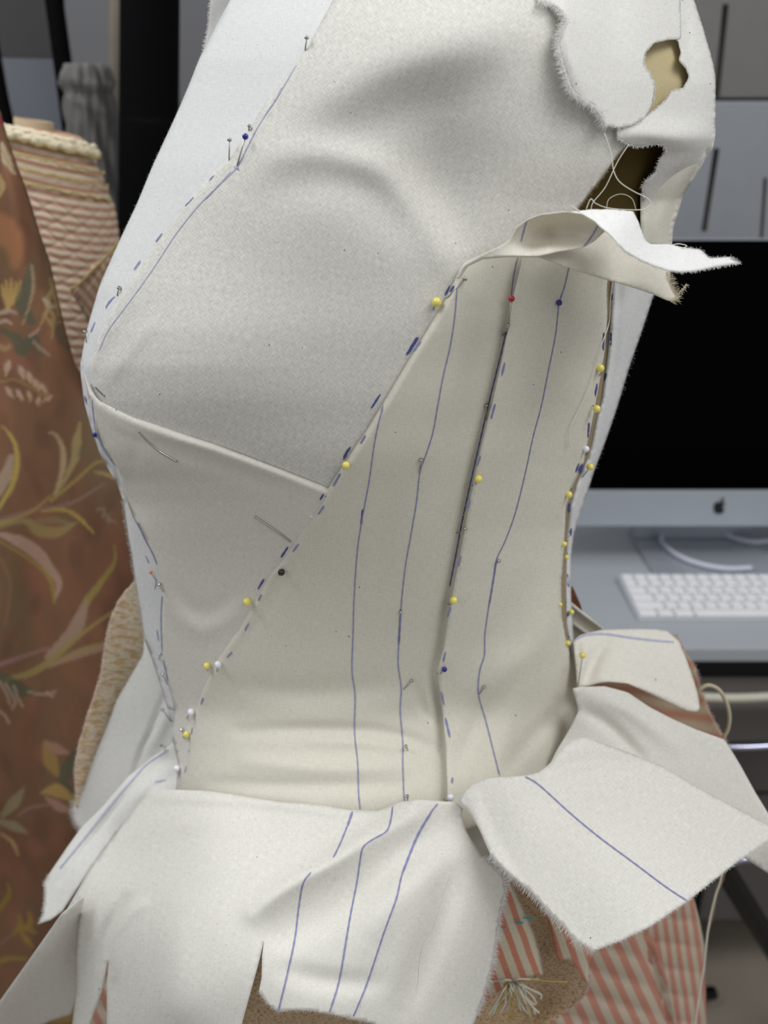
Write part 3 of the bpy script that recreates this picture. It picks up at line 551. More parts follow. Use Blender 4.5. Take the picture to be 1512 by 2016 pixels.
tlo = [(272, 1135), (258, 1156), (240, 1176), (231, 1189), (218, 1220), (212, 1243), (204, 1290), (200, 1322), (188, 1365), (172, 1412), (154, 1471), (147, 1514), (149, 1560), (150, 1590), (175, 1590), (220, 1450), (300, 1330), (300, 1135)]
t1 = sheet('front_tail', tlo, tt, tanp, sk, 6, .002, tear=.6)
pkf = plain('pink_white_fray', (226, 204, 202), .95)
fringe('frayed_edge', tlo[:13], tt, pkf, t1, 5, 1.4, 1.0)
tr_ = lambda P: .548-.00006*(P[:, 0]-1140)
rlo = [(1120, 1150), (1130, 1160), (1143, 1190), (1147, 1205), (1135, 1215), (1120, 1200)]
sheet('back_seam', rlo, lambda P: P[:, 0]*0+.56, tweed('brown_seam', ((90, 60, 44), (130, 86, 62))), sk, 4, .002)
rlo = [(1330, 1250), (1343, 1274), (1357, 1295), (1370, 1315), (1380, 1359), (1390, 1385), (1402, 1412), (1415, 1435), (1432, 1462)]
t2 = sheet('back_tail', rlo+[(1400, 1480), (1300, 1440), (1200, 1390), (1137, 1352), (1183, 1320), (1260, 1300)], tr_, SA, sk, 6, .002)
fringe('frayed_edge', rlo[::-1], tr_, pkf, t2, 6, 1.5, 1.0)
s2f = tps([(1000, 1730, .405), (1075, 1790, .418), (1090, 1880, .412), (1158, 1950, .405), (1080, 2010, .40), (940, 2050, .395), (1010, 1850, .425), (1060, 1960, .420)])
s2o = [(990, 1715), (1050, 1755), (1080, 1790), (1100, 1860), (1112, 1884), (1140, 1890), (1157, 1915), (1159, 1940), (1150, 1962), (1130, 1981), (1108, 1994), (1080, 2012), (1040, 2070), (900, 2070), (930, 1900)]
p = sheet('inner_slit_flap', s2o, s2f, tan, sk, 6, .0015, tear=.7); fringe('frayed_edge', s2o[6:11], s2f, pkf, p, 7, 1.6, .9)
s3f = tps([(1075, 1790, .404), (1165, 1872, .392), (1100, 1888, .398), (1157, 1935, .396), (1125, 1850, .392)])
sheet('turned_edge', [(1068, 1778), (1110, 1810), (1170, 1872), (1158, 1900), (1158, 1938), (1148, 1928), (1134, 1903), (1120, 1888), (1108, 1890), (1098, 1892), (1091, 1862), (1083, 1828)], s3f, SF, sk, 5, .0012)
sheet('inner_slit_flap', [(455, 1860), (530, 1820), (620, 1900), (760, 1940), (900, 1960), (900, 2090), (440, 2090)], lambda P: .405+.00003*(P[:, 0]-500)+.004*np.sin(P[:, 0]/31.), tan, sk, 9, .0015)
s1f = tps([(985, 1725, .398), (1020, 1775, .392), (1068, 1900, .378), (1000, 1945, .372), (950, 1980, .372), (950, 1800, .388)])
s1o = [(960, 1700), (1000, 1728), (1012, 1752), (1026, 1782), (1041, 1814), (1056, 1856), (1064, 1889), (1070, 1918), (1050, 1920), (1018, 1931), (997, 1943), (970, 1960), (930, 2000), (920, 1900), (940, 1760)]
p = sheet('front_slit_flap', s1o, s1f, SF, sk, 5, .0015, tear=.4)
fringe('frayed_edge', s1o[1:8], s1f, plain('cream_fray', (222, 208, 190), .95), p, 5, 1.5, .9)
for q, l in (((1012, 1815), 12), ((1030, 1806), 14), ((986, 1825), 6)): ribbon('turquoise_thread_mark', [q, (q[0]+l, q[1]+3), (q[0]+l*1.6, q[1])], 4, s1f, plain('turquoise', (80, 160, 176), .8), p, .004)
gold = plain('gold_thread', (206, 180, 96), .6)
for k in range(30):
    x0, y0 = 1010+random.uniform(-9, 9), 1932; a = random.gauss(.15, .62); l = random.uniform(34, 88); dx, dy = l*math.sin(a)*1.2, l*math.cos(a); g = k % 3 == 0; Yt = .366; c = random.uniform(-9, 9)
    P = smooth3([at(x0, y0, Yt), at(x0+dx*.3+c, y0+dy*.3-3, Yt-.006-random.random()*.006), at(x0+dx*.75-c, y0+dy*.7, Yt-.004), at(x0+dx+c*.5, y0+dy, Yt)])
    tube('tassel_thread', P, .00035 if g else .0006, gold if g else THREAD, sk, 6)
tube('hanging_thread', smooth3([at(a, b, .47) for a, b in ((1424, 1700), (1418, 1735), (1408, 1765), (1394, 1830), (1386, 1900), (1376, 1960), (1366, 2040))]), .0007, THREAD, sk, 6)
tube('hanging_thread', smooth3([at(a, b, .473) for a, b in ((1428, 1700), (1424, 1730), (1412, 1760), (1404, 1800), (1392, 1840))]), .0005, plain('tan_thread', (160, 132, 96), .9), sk, 6)
tube('thread_loop', smooth3([at(a, b, .52) for a, b in ((1376, 1358), (1394, 1349), (1415, 1358), (1430, 1383), (1436, 1410), (1433, 1435), (1424, 1452))]), .0014, plain('loop_thread', (196, 186, 160), .9), sk, 8)
# ================================================================== MUSLIN BODICE
bod = empty('muslin_bodice', (CX0[0], .53, .95), 'cream muslin bodice pinned on a dress form, with blue pen lines and a torn peplum', 'bodice')
m_front = muslin('muslin_front', 8, (234, 235, 234), .4, .4); m_bust = muslin('muslin_bust', 38, (228, 226, 219), 1.4, 1.0)
m_side = muslin('muslin_side', 4, (231, 227, 213), .5, .4); m_low = muslin('muslin_low', 30, (230, 227, 217), .3, .5); m_pep = muslin('muslin_peplum', 18, (236, 234, 226), .8, .5); m_pep2 = muslin('muslin_peplum_back', -38, (236, 234, 227), 1.2, .6)
m_tail = muslin('muslin_tail', 40, (234, 233, 228), .3, .35); m_flap = muslin('muslin_flap', -20, (236, 232, 220), .5, .4, trans=.2); m_sh = muslin('muslin_shoulder', 12, (238, 237, 232), .5, .5); m_tan = muslin('muslin_inner_shaded', 12, (204, 190, 150), .2, .3)  # m_tan: shade on the recessed inner cloth painted as tan
loop_body('back_wrap', -190, 1560, 18, .998, 0, m_front, bod, math.pi, 2*math.pi-.001, 49, False)
e_l = [(x, y) for y, x in zip(rows[:, 0], rows[:, 1])]
def sil(y0, y1, side, n=1): return [(float(np.interp(y, _y, _R[side]))+(1 if side == 0 else -1), float(y)) for y in np.linspace(y0, y1, n)]
f_front = lay(.0012)
P_front = sheet('front_panel', sil(-90, 1262, 0, 66)+[(298, 1295), (314, 1345), (330, 1395), (345, 1400), (345, 1150), (262, 960), (232, 850), (232, 740), (330, 560), (520, 340), (640, 100), (720, -90)], f_front, m_front, bod)
ff_ = lambda P: .566+0*P[:, 0]
fo = [(418, -90), (416, -10), (413, 20), (411, 50), (405, 80), (400, 105), (396, 128)]
p = sheet('front_facing', [(520, -90)]+fo+[(412, 128), (440, 60), (480, 0)], ff_, m_front, bod, 5)
fringe('frayed_edge', fo, ff_, FRAY, p, 6, 1.3, .9); 
fs_edge = sil(985, 1255, 0, 12)[::-1]
fringe('frayed_edge', fs_edge[::-1], lambda P: .53+0*P[:, 0], FRAY, P_front, 7, 1.0, 1.1)
bl = [(695, -90), (650, 10), (602, 98), (560, 152), (520, 205), (484, 268), (455, 306), (418, 340), (365, 400), (300, 492), (258, 552), (215, 618), (190, 672), (176, 722), (178, 760)]
f_bust = lay(.0030, [bl], 9)
P_bust = sheet('bust_panel', bl+[(190, 786), (240, 828), (300, 856), (420, 892), (560, 944), (650, 988), (705, 930), (790, 800), (905, 600), (935, 562), (1060, 520), (1128, 432), (1139, 411), (1163, 379), (1190, 345), (1217, 305), (1234, 288), (1236, 240), (1200, 100), (1160, -90)], f_bust, m_bust, bod, 7)
fringe('frayed_edge', [(1234, 288), (1217, 305), (1190, 345), (1163, 379), (1139, 411)][::-1], f_bust, plain('tan_fray', (150, 132, 92), .9), P_bust, 5, 2, .8)
dart = [(166, 738), (176, 768), (196, 790), (220, 802), (240, 812), (262, 822), (300, 834), (360, 854), (420, 873), (500, 903), (560, 926), (646, 960)]
f_low = lay(.0064, [dart], 7, [([(185, 790), (240, 822), (330, 858), (420, 886), (560, 938), (640, 968)], 9, -.0022), ([(250, 850), (330, 885), (420, 912), (560, 960)], 16, .0016), ([(215, 815), (235, 840), (300, 865)], 8, -.0016)])
P_low = sheet('under_bust_panel', dart+[(665, 985), (600, 1100), (540, 1190), (480, 1300), (425, 1400), (405, 1560), (345, 1575), (350, 1500), (338, 1450), (346, 1400), (330, 1345), (322, 1300), (316, 1240), (318, 1170), (310, 1130), (303, 1100), (285, 1060), (262, 1020), (246, 975), (228, 920), (206, 885), (186, 830), (174, 782)], f_low, m_low, bod, 7)
diag = [(897, 546), (884, 575), (868, 604), (840, 650), (800, 715), (760, 783), (722, 845), (690, 892), (646, 960), (615, 1013), (575, 1068), (555, 1100), (545, 1112), (532, 1124), (505, 1172), (470, 1232), (430, 1288), (402, 1340), (384, 1388), (372, 1440), (364, 1500), (352, 1548), (345, 1580)]
seam2 = [(1036, 488), (1030, 510), (1011, 590), (1003, 640), (991, 700), (971, 790), (946, 890), (926, 985), (909, 1080), (889, 1180), (873, 1280), (863, 1318), (864, 1345), (872, 1400), (878, 1470), (881, 1540), (882, 1600)]
vs2 = [(x-9, y) for x, y in seam2]
f_sf = lay(.0078, [diag], 4.5, [(vs2, 10, .0040), ([(x+14, y+4) for x, y in diag[3:-3]], 10, -.0010)])
P_sf = sheet('side_front_panel', diag+[(400, 1620), (560, 1640), (720, 1650), (905, 1650), (905, 1580), (895, 1400), (890, 1330), (915, 1180), (950, 1000), (990, 850), (1030, 690), (1045, 560), (1060, 488), (1000, 478), (950, 500), (915, 517)], f_sf, m_side, bod, 7)
r3 = [(1208, 500), (1197, 560), (1198, 620), (1193, 690), (1181, 760), (1170, 820), (1157, 880), (1151, 912), (1128, 962), (1116, 1000), (1112, 1085), (1107, 1150), (1108, 1215), (1117, 1262), (1130, 1310), (1140, 1353)]
f_sp = lay(.0112, [r3], 5)
P_sp = sheet('side_panel', seam2+[(905, 1640), (1000, 1600), (1090, 1560), (1160, 1470), (1152, 1400)]+r3[::-1], f_sp, m_side, bod, 7)
l3 = [(1210, 520), (1203, 560), (1202, 600), (1200, 640), (1196, 690), (1190, 740), (1183, 790), (1172, 830), (1163, 880), (1156, 905), (1133, 958), (1121, 1000), (1117, 1050), (1114, 1150), (1115, 1230), (1125, 1285), (1138, 1350)]
f_bp = lay(.0118, [l3], 4, [([(x+5, y) for x, y in l3], 5, -.0016), ([(x+16, y) for x, y in l3[:13]], 7, .002)])
P_bp = sheet('back_panel', l3+[(1142, 1350), (1134, 1300), (1129, 1250)]+sil(1190, 480, 1, 34)+[(1240, 490)], f_bp, m_front, bod, 5)
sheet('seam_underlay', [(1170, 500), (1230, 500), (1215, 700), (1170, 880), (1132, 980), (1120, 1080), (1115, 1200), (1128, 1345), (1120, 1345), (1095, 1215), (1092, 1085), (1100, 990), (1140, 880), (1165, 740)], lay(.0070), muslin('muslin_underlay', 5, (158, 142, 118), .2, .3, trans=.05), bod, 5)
sheet('peplum_underlap', [(860, 1560), (960, 1550), (1010, 1620), (1010, 1740), (985, 1724), (930, 1690)], lambda P: .410-.00008*(P[:, 1]-1600), m_pep, bod, 8)
# hairy silhouette of the back panel
fringe('loose_fibres', sil(560, 1040, 1, 20)[::-1], lambda P: .533+0*P[:, 0], FRAY, P_bp, 6, 6, .35, jit=.9)
fringe('loose_fibres', sil(100, 560, 0, 20), lambda P: .545+0*P[:, 0], FRAY, P_front, 4, 5, .35, jit=.9)
# ------------------------------------------------------------------ shoulder and armhole pieces
f_t2 = lambda P: np.minimum(body0(P)-.004, .62)+.0*P[:, 0]+fold_sum(P, [([(1400, 262), (1340, 268), (1280, 262), (1225, 262)], 26, -.010), ([(1390, 330), (1330, 365), (1295, 430)], 22, .012), ([(1350, -60), (1352, 60), (1362, 140)], 10, .004), ([(1380, 60), (1395, 160), (1400, 240)], 16, -.003)])+.018*np.clip((P[:, 1]-290)/130, 0, 1)
t2o = [(1318, -90), (1320, 0), (1322, 70), (1336, 80), (1342, 102), (1338, 119), (1352, 135), (1358, 152), (1346, 173), (1322, 179), (1312, 196), (1290, 214), (1265, 234), (1217, 252), (1216, 271), (1234, 284), (1257, 290), (1288, 284), (1305, 285), (1312, 298), (1298, 315), (1291, 339), (1271, 356), (1264, 369), (1268, 389), (1262, 412), (1275, 450), (1285, 500), (1316, 500), (1325, 440), (1335, 398), (1352, 362), (1379, 325), (1402, 296), (1408, 271), (1409, 210), (1409, 152), (1402, 115), (1383, 51), (1367, 0), (1350, -90)]
P_t2 = sheet('back_shoulder_panel', t2o, f_t2, m_sh, bod, 5, tear=.3)
fringe('frayed_edge', t2o[13:25][::-1], f_t2, FRAY, P_t2, 6, 1.4, .9, jit=.6); fringe('frayed_edge', t2o[4:13][::-1], f_t2, FRAY, P_t2, 3, 1.6, .8)
sheet('armhole_facing', [(1230, 40), (1372, 40), (1378, 190), (1330, 215), (1280, 246), (1240, 250), (1225, 200)], lambda P: np.minimum(body0(P)+.008, .60), m_tan, bod, 7)
# underside of the back shoulder piece seen below the armhole
sheet('armhole_lining', [(1262, 388), (1290, 345), (1330, 330), (1400, 290), (1380, 330), (1345, 385), (1325, 450), (1318, 560), (1262, 520)], lambda P: np.minimum(body0(P)+.010, .60)+fold_sum(P, [([(1400, 300), (1340, 360), (1300, 440), (1290, 520)], 14, -.007), ([(1350, 300), (1290, 360), (1270, 420)], 12, .006)]), m_flap, bod, 5)
t1o = [(1050, -90), (1061, 0), (1090, 8), (1106, 20), (1117, 40), (1106, 62), (1098, 85), (1104, 112), (1112, 142), (1126, 180), (1150, 198), (1172, 210), (1185, 228), (1193, 246), (1217, 251), (1247, 245), (1271, 230), (1286, 203), (1291, 169), (1282, 146), (1268, 125), (1271, 102), (1288, 84), (1312, 78), (1341, 77), (1340, 0), (1340, -90)]
f_t1 = lambda P: body0(P)-.011+fold_sum(P, [([(1110, 10), (1120, 90), (1150, 190)], 20, -.004), ([(1200, -60), (1205, 100), (1225, 200)], 40, .003)])+.0066*np.clip((P[:, 0]-1250)/88, 0, 1)**2
P_t1 = sheet('shoulder_flap', t1o, f_t1, m_sh, bod, 5, tear=.3)
fringe('frayed_edge', t1o[1:14][::-1], f_t1, FRAY, P_t1, 13, .5, 1.2, jit=.7); fringe('frayed_edge', t1o[1:14][::-1], lambda P: f_t1(P)-.003, FRAY, P_t1, 18, .7, 1.0, ang=(.3, .5), jit=.9)
fringe('frayed_edge', t1o[13:17][::-1], f_t1, FRAY, P_t1, 5, 1.5, .8); fringe('frayed_edge', t1o[17:24][::-1], f_t1, FRAY, P_t1, 2.5, 1.5, .8)
# ------------------------------------------------------------------ the armhole flap folded outwards
f_fl = tps([(897, 548, .392), (925, 517, .388), (1000, 500, .384), (1060, 502, .385), (1110, 520, .388), (1190, 549, .398), (1240, 562, .402), (1330, 590, .414), (1150, 470, .402), (1230, 490, .410), (1320, 535, .424), (1000, 480, .392)])
flo = [(897, 548), (906, 534), (925, 515), (960, 500), (1000, 490), (1100, 470), (1180, 445), (1230, 460), (1300, 500), (1342, 530), (1316, 535), (1312, 550), (1324, 566), (1335, 588), (1318, 592), (1288, 579), (1237, 562), (1190, 549), (1135, 532), (1061, 505), (1000, 504), (950, 509), (920, 524), (903, 548)]
P_fl = sheet('armhole_flap', flo, f_fl, m_flap, bod, 5)
fringe('frayed_edge', [(1312, 536), (1322, 565), (1334, 588), (1318, 592)][::-1], f_fl, plain('cream_fray2', (226, 216, 190), .9), P_fl, 14, 1.0, .8, ang=(1.2, .2), jit=.3); fringe('frayed_edge', [(1330, 585), (1345, 568), (1352, 560)], f_fl, M['cream_fray2'], P_fl, 10, .8, .7, jit=1.2)
f_cu = tps([(905, 536, .386), (950, 500, .382), (1000, 478, .380), (1015, 450, .378), (1068, 423, .374), (1115, 418, .374), (1172, 440, .382), (1190, 455, .386), (1145, 487, .384), (1080, 492, .376), (1020, 500, .376), (1080, 458, .394), (1130, 455, .392), (1050, 478, .385)])
cuo = [(901, 542), (915, 521), (950, 500), (985, 484), (1006, 470), (1020, 447), (1041, 432), (1068, 423), (1115, 418), (1145, 422), (1172, 437), (1192, 455), (1170, 475), (1145, 487), (1100, 494), (1060, 503), (1000, 504), (950, 509), (920, 524)]
P_cu = sheet('flap_curl', cuo, f_cu, m_flap, P_fl, 4)
f_ft = tps([(1115, 418, .386), (1163, 413, .392), (1247, 416, .396), (1271, 474, .388), (1230, 492, .372), (1190, 453, .376), (1320, 483, .398), (1342, 535, .384), (1400, 512, .402), (1457, 518, .41)])
fto = [(1112, 418), (1163, 412), (1205, 412), (1247, 416), (1257, 437), (1271, 474), (1281, 481), (1318, 481), (1352, 488), (1379, 491), (1396, 508), (1437, 506), (1457, 518), (1440, 519), (1406, 525), (1372, 532), (1342, 535), (1315, 532), (1285, 522), (1262, 512), (1230, 494), (1218, 480), (1205, 465), (1190, 452), (1172, 437), (1145, 422)]
P_ft = sheet('flap_end', fto, f_ft, muslin('muslin_flap_end', -20, (244, 244, 242), .4, .4, trans=.1), P_fl, 4, tear=.3)
fringe('frayed_edge', fto[11:22], f_ft, FRAY, P_fl, 6, 1.2, .8, jit=.5, poly=fto); fringe('frayed_edge', fto[8:14], f_ft, FRAY, P_fl, 5, 2, .6, jit=1, poly=fto)
# ------------------------------------------------------------------ peplum and tails
def with_folds(base, folds, k=0.0, up=0.0): return lambda P: base(P)-k-up*(lambda t: t*t*(3-2*t))(np.clip((P[:, 0]-130)/470, 0, 1))+fold_sum(P, folds)
f_d = with_folds(tps([(284, 1252, .528), (340, 1250, .50), (142, 1597, .545), (340, 1430, .50), (231, 1378, .535), (200, 1600, .52)]), [([(322, 1372), (298, 1436), (280, 1475), (262, 1530)], 5, .0045), ([(330, 1400), (300, 1470)], 12, -.004)])
do = [(284, 1245), (282, 1289), (258, 1332), (231, 1378), (212, 1431), (192, 1478), (176, 1520), (166, 1550), (152, 1572), (143, 1590), (143, 1604), (152, 1623), (162, 1636), (200, 1640), (280, 1560), (340, 1500), (348, 1400), (335, 1340), (322, 1290), (300, 1240)]
P_d = sheet('side_tail', do, f_d, m_tail, bod, 6)
fringe('frayed_edge', do[1:8], f_d, FRAY, P_d, 3.5, 1.4, .9); fringe('frayed_edge', do[7:13], f_d, FRAY, P_d, 11, .8, .9, jit=.35)
f_e = with_folds(tps([(345, 1462, .492), (331, 1500, .49), (200, 1600, .478), (240, 1640, .465), (90, 1760, .455), (160, 1730, .448), (300, 1560, .470), (360, 1510, .478)]), [([(330, 1490), (240, 1575), (120, 1735)], 6, .002), ([(360, 1520), (300, 1556), (265, 1600)], 10, .003)])
eo = [(350, 1455), (331, 1470), (300, 1490), (250, 1530), (200, 1590), (160, 1629), (132, 1668), (96, 1721), (86, 1741), (89, 1760), (86, 1781), (84, 1800), (76, 1819), (99, 1811), (122, 1794), (172, 1718), (225, 1645), (270, 1600), (330, 1570), (375, 1560), (372, 1480)]
P_e = sheet('front_tail', eo, f_e, m_tail, bod, 6); fringe('frayed_edge', eo[7:13], f_e, FRAY, P_e, 5, 1.4, .9)
gto = [(166, 1764), (122, 1800), (73, 1870), (0, 1973), (-40, 2030), (33, 2045), (100, 2010), (140, 1998), (152, 1960), (152, 1887), (157, 1807)]
f_g = tps([(164, 1766, .410), (73, 1870, .404), (0, 1973, .408), (150, 1960, .470), (152, 1850, .44), (60, 2020, .47), (80, 1940, .440)])
P_g = sheet('front_corner_flap', gto, f_g, m_tail, bod, 6); 
cf = [(290, 1557, .470), (410, 1557, .442), (500, 1570, .430), (629, 1583, .419), (744, 1596, .411), (824, 1574, .408), (905, 1590, .406), (480, 2010, .330), (350, 1990, .335), (225, 2010, .375), (225, 1900, .385), (160, 1900, .415), (165, 1770, .425), (280, 1800, .385), (400, 1800, .362), (560, 1850, .352), (650, 1990, .330), (800, 2000, .335), (930, 2000, .352), (990, 1760, .385), (950, 1688, .392), (700, 1850, .350), (850, 1800, .362), (720, 1680, .385), (225, 1650, .455), (400, 1660, .405), (150, 2010, .41), (188, 1690, .448)]
f_c = with_folds(tps(cf), [([(500, 1795), (560, 1750), (655, 1698), (714, 1660), (800, 1610)], 24, -.0065), ([(560, 1830), (700, 1740), (830, 1660), (880, 1620)], 40, .0085), ([(720, 1850), (780, 1760), (860, 1680)], 40, -.003), ([(560, 1910), (640, 1930), (740, 1935)], 22, .002),
     ([(222, 1920), (228, 1847), (251, 1801), (280, 1780)], 12, -.004), ([(200, 1900), (214, 1830), (245, 1770)], 12, .005), ([(300, 1570), (500, 1580), (700, 1606)], 9, -.002), ([(250, 1660), (330, 1620), (480, 1610)], 30, -.002), ([(890, 1730), (850, 1850), (800, 1980)], 30, .004), ([(350, 1800), (340, 1900), (330, 2010)], 40, -.003)], up=.022)
co = [(286, 1562), (300, 1556), (331, 1554), (410, 1557), (463, 1564), (500, 1570), (549, 1578), (629, 1583), (688, 1594), (744, 1596), (764, 1588), (784, 1579), (824, 1574), (877, 1578), (898, 1580), (912, 1592), (908, 1602), (920, 1640), (950, 1688), (975, 1708), (993, 1727), (997, 1751), (991, 1775), (981, 1824), (977, 1864), (969, 1905), (953, 1961), (940, 1998), (920, 2050), (800, 2050), (731, 2014), (681, 2004), (648, 1996), (609, 1990), (575, 1989), (546, 1993), (522, 1972), (509, 1953), (515, 1926), (516, 1880), (520, 1850), (519, 1855), (508, 1900), (496, 1943), (476, 2016), (462, 2070), (207, 2070), (210, 2016), (210, 1940), (214, 1892), (212, 1892), (199, 1953), (176, 2016), (160, 2080), (132, 2080), (142, 2016), (150, 1953), (150, 1887), (155, 1821), (163, 1769), (130, 1793), (172, 1718), (188, 1695), (225, 1645), (265, 1592)]
P_c = sheet('peplum_panel', co, f_c, m_pep, bod, 7, tear=0)
fringe('frayed_edge', co[18:28][::-1], f_c, plain('peplum_fray', (226, 222, 226), .95), P_c, 11, 1.0, .8, jit=.3, ang=(.2, .3)); fringe('frayed_edge', co[30:38][::-1], f_c, FRAY, P_c, 5, 3, .7)
f_b = with_folds(tps([(905, 1575, .402), (1034, 1528, .406), (1061, 1523, .412), (1151, 1450, .437), (1305, 1509, .425), (1420, 1575, .415), (1530, 1640, .405), (1167, 1872, .335), (1280, 1824, .338), (1353, 1775, .350), (1455, 1694, .378), (965, 1682, .380), (1078, 1791, .352), (1180, 1650, .375)]), [([(930, 1570), (960, 1660), (1010, 1740)], 14, -.002), ([(1061, 1530), (1160, 1500), (1250, 1510)], 18, -.003)], up=.020)
bo = [(904, 1578), (912, 1560), (928, 1545), (961, 1532), (1000, 1529), (1034, 1527), (1061, 1521), (1085, 1500), (1110, 1468), (1130, 1455), (1151, 1450), (1230, 1478), (1305, 1508), (1386, 1556), (1507, 1620), (1560, 1648), (1530, 1648), (1505, 1660), (1455, 1694), (1402, 1735), (1353, 1775), (1280, 1824), (1220, 1853), (1167, 1872), (1135, 1852), (1105, 1818), (1078, 1791), (1050, 1759), (997, 1714), (965, 1682), (944, 1634), (924, 1600)]
P_b = sheet('peplum_panel', bo, f_b, m_pep2, bod, 7, tear=.2); P_b['label'] = 'peplum panel folded upward on the right, crossed by one slanted pen line'
fringe('frayed_edge', bo[23:30], f_b, FRAY, P_b, 15, .9, .8, jit=.25, ang=(.1, .5)); fringe('frayed_edge', bo[16:24], f_b, FRAY, P_b, 5, 1.7, .8)
f_a = with_folds(tps([(1135, 1352, .472), (1191, 1351, .48), (1325, 1416, .475), (1434, 1462, .475), (1487, 1560, .46), (1545, 1680, .44), (1512, 1719, .44), (1300, 1540, .447), (1110, 1460, .462), (1100, 1490, .455)]), [([(1140, 1360), (1240, 1400), (1330, 1470)], 18, -.003), ([(1150, 1400), (1200, 1430), (1260, 1490)], 12, .004)], .008)
P_a = sheet('peplum_panel', [(1128, 1356), (1143, 1352), (1191, 1351), (1236, 1363), (1277, 1391), (1325, 1416), (1370, 1436), (1426, 1456), (1438, 1474), (1459, 1509), (1487, 1560), (1530, 1630), (1580, 1770), (1512, 1719), (1467, 1690), (1300, 1570), (1150, 1520), (1075, 1520), (1095, 1480), (1125, 1430), (1140, 1400)], f_a, m_pep, bod, 7)
ko = [(1129, 1262), (1142, 1250), (1183, 1240), (1248, 1238), (1290, 1239), (1313, 1242), (1337, 1262), (1353, 1302), (1366, 1340), (1375, 1372), (1378, 1396), (1370, 1402), (1353, 1400), (1321, 1387), (1281, 1367), (1236, 1345), (1200, 1342), (1183, 1344), (1137, 1354), (1134, 1320)]
f_k = with_folds(tps([(1131, 1258, .500), (1183, 1240, .512), (1313, 1242, .53), (1353, 1302, .52), (1378, 1398, .500), (1281, 1367, .488), (1183, 1343, .482), (1137, 1353, .480), (1240, 1290, .500)]), [([(1150, 1345), (1170, 1300), (1190, 1270)], 13, .005), ([(1140, 1340), (1150, 1290), (1150, 1260)], 8, -.003), ([(1185, 1340), (1260, 1352), (1370, 1398)], 9, -.003)])
P_k = sheet('back_tail', ko, f_k, muslin('muslin_back_tail', 10, (244, 240, 230), .3, .4), bod, 5)
sheet('back_underlap', [(1118, 1180), (1135, 1194), (1160, 1214), (1190, 1240), (1170, 1262), (1130, 1285), (1118, 1240)], with_folds(lambda P: .528+0*P[:, 0], [([(1130, 1195), (1190, 1240)], 7, -.006), ([(1125, 1225), (1170, 1258)], 6, -.004)]), m_low, bod, 4)
# ------------------------------------------------------------------ pen lines (ink lies on the cloth, each a sub-part of its panel)
def pens(panel, f, mat, lines, wd=2.1, nm='pen_line'):
    for l in lines: ribbon(nm, l, wd, f, mat, panel)
pens(P_bust, f_bust, INKP, [[(583, 128), (570, 150), (540, 200), (510, 245), (484, 295), (467, 328), (430, 365), (390, 405), (350, 455), (320, 500), (290, 545), (250, 600), (213, 650), (195, 690)]], 2.0)
pens(P_bust, f_bust, INK, [[(555, 172), (540, 200), (520, 228)], [(505, 253), (484, 295), (468, 326)], [(455, 338), (430, 365), (404, 392)]], 2.0)
pens(P_bust, f_bust, INK, [[(461, 328), (465, 334), (468, 330), (470, 336)], [(421, 345), (412, 355)], [(381, 388), (364, 406)], [(319, 459), (306, 476)], [(276, 513), (263, 531)]], 2.6, 'pen_dash')
pens(P_front, f_front, INK, [[(226, 584), (215, 594), (208, 608)], [(222, 588), (208, 604)], [(187, 634), (178, 655)], [(166, 780), (171, 796)]], 3.0, 'pen_dash')
pens(P_bust, f_bust, INKD, [[(886, 562), (876, 582)], [(824, 664), (803, 698)], [(821, 664), (800, 699)], [(749, 776), (731, 804)], [(690, 880), (676, 905)], [(687, 883), (676, 900)]], 3.6, 'pen_dash')
pens(P_low, f_low, INKD, [[(637, 973), (630, 984)], [(567, 1077), (553, 1098)], [(520, 1140), (508, 1160)]], 4, 'pen_dash')
pens(P_low, f_low, INK, [[(181, 785), (184, 820), (189, 850), (203, 885), (227, 917)], [(270, 1028), (284, 1060), (300, 1090), (309, 1112)], [(319, 1172), (317, 1210), (317, 1240), (319, 1285)], [(321, 1300), (327, 1325), (329, 1342)]], 1.8)
pens(P_front, f_front, INK, [[(286, 1094), (294, 1110)], [(307, 1145), (305, 1160)], [(309, 1240), (312, 1262)]], 2, 'pen_dash')
pens(P_sf, f_sf, INK, [[(829, 672), (815, 692)], [(719, 857), (709, 873)], [(669, 932), (655, 957)], [(638, 996), (626, 1013)], [(588, 1071), (576, 1087)], [(514, 1170), (508, 1183)], [(490, 1227), (482, 1242)], [(457, 1284), (447, 1295)], [(400, 1374), (395, 1387)], [(378, 1433), (375, 1446)], [(371, 1475), (366, 1490)], [(366, 1508), (361, 1524)]], 3.6, 'pen_dash')
l1 = [(754, 795), (738, 870), (728, 940), (719, 990), (711, 1033), (703, 1090), (697, 1180), (695, 1250), (693, 1320), (699, 1370), (698, 1440), (704, 1500), (706, 1560), (709, 1594)]
l2 = [(900, 568), (896, 620), (887, 680), (873, 740), (862, 800), (853, 850), (841, 890), (827, 930), (820, 990), (808, 1060), (799, 1110), (793, 1160), (789, 1205), (785, 1270), (784, 1310), (790, 1355), (788, 1400), (793, 1460), (793, 1500), (795, 1560), (798, 1580)]
pens(P_sf, f_sf, INK, [l1, l2]); pens(P_sf, f_sf, INKD, [[(714, 1003), (711, 1034)], [(789, 1200), (785, 1270)], [(893, 562), (886, 575)]], 3.6)
pens(P_sf, f_sf, plain('seam_ink', (98, 102, 152), .8), [[(998, 645), (983, 710), (962, 795), (940, 890), (922, 970), (909, 1030), (898, 1090), (885, 1155)]], 2.8); pens(P_sf, f_sf, INK, [[(1020, 505), (1011, 545), (1006, 588)]])
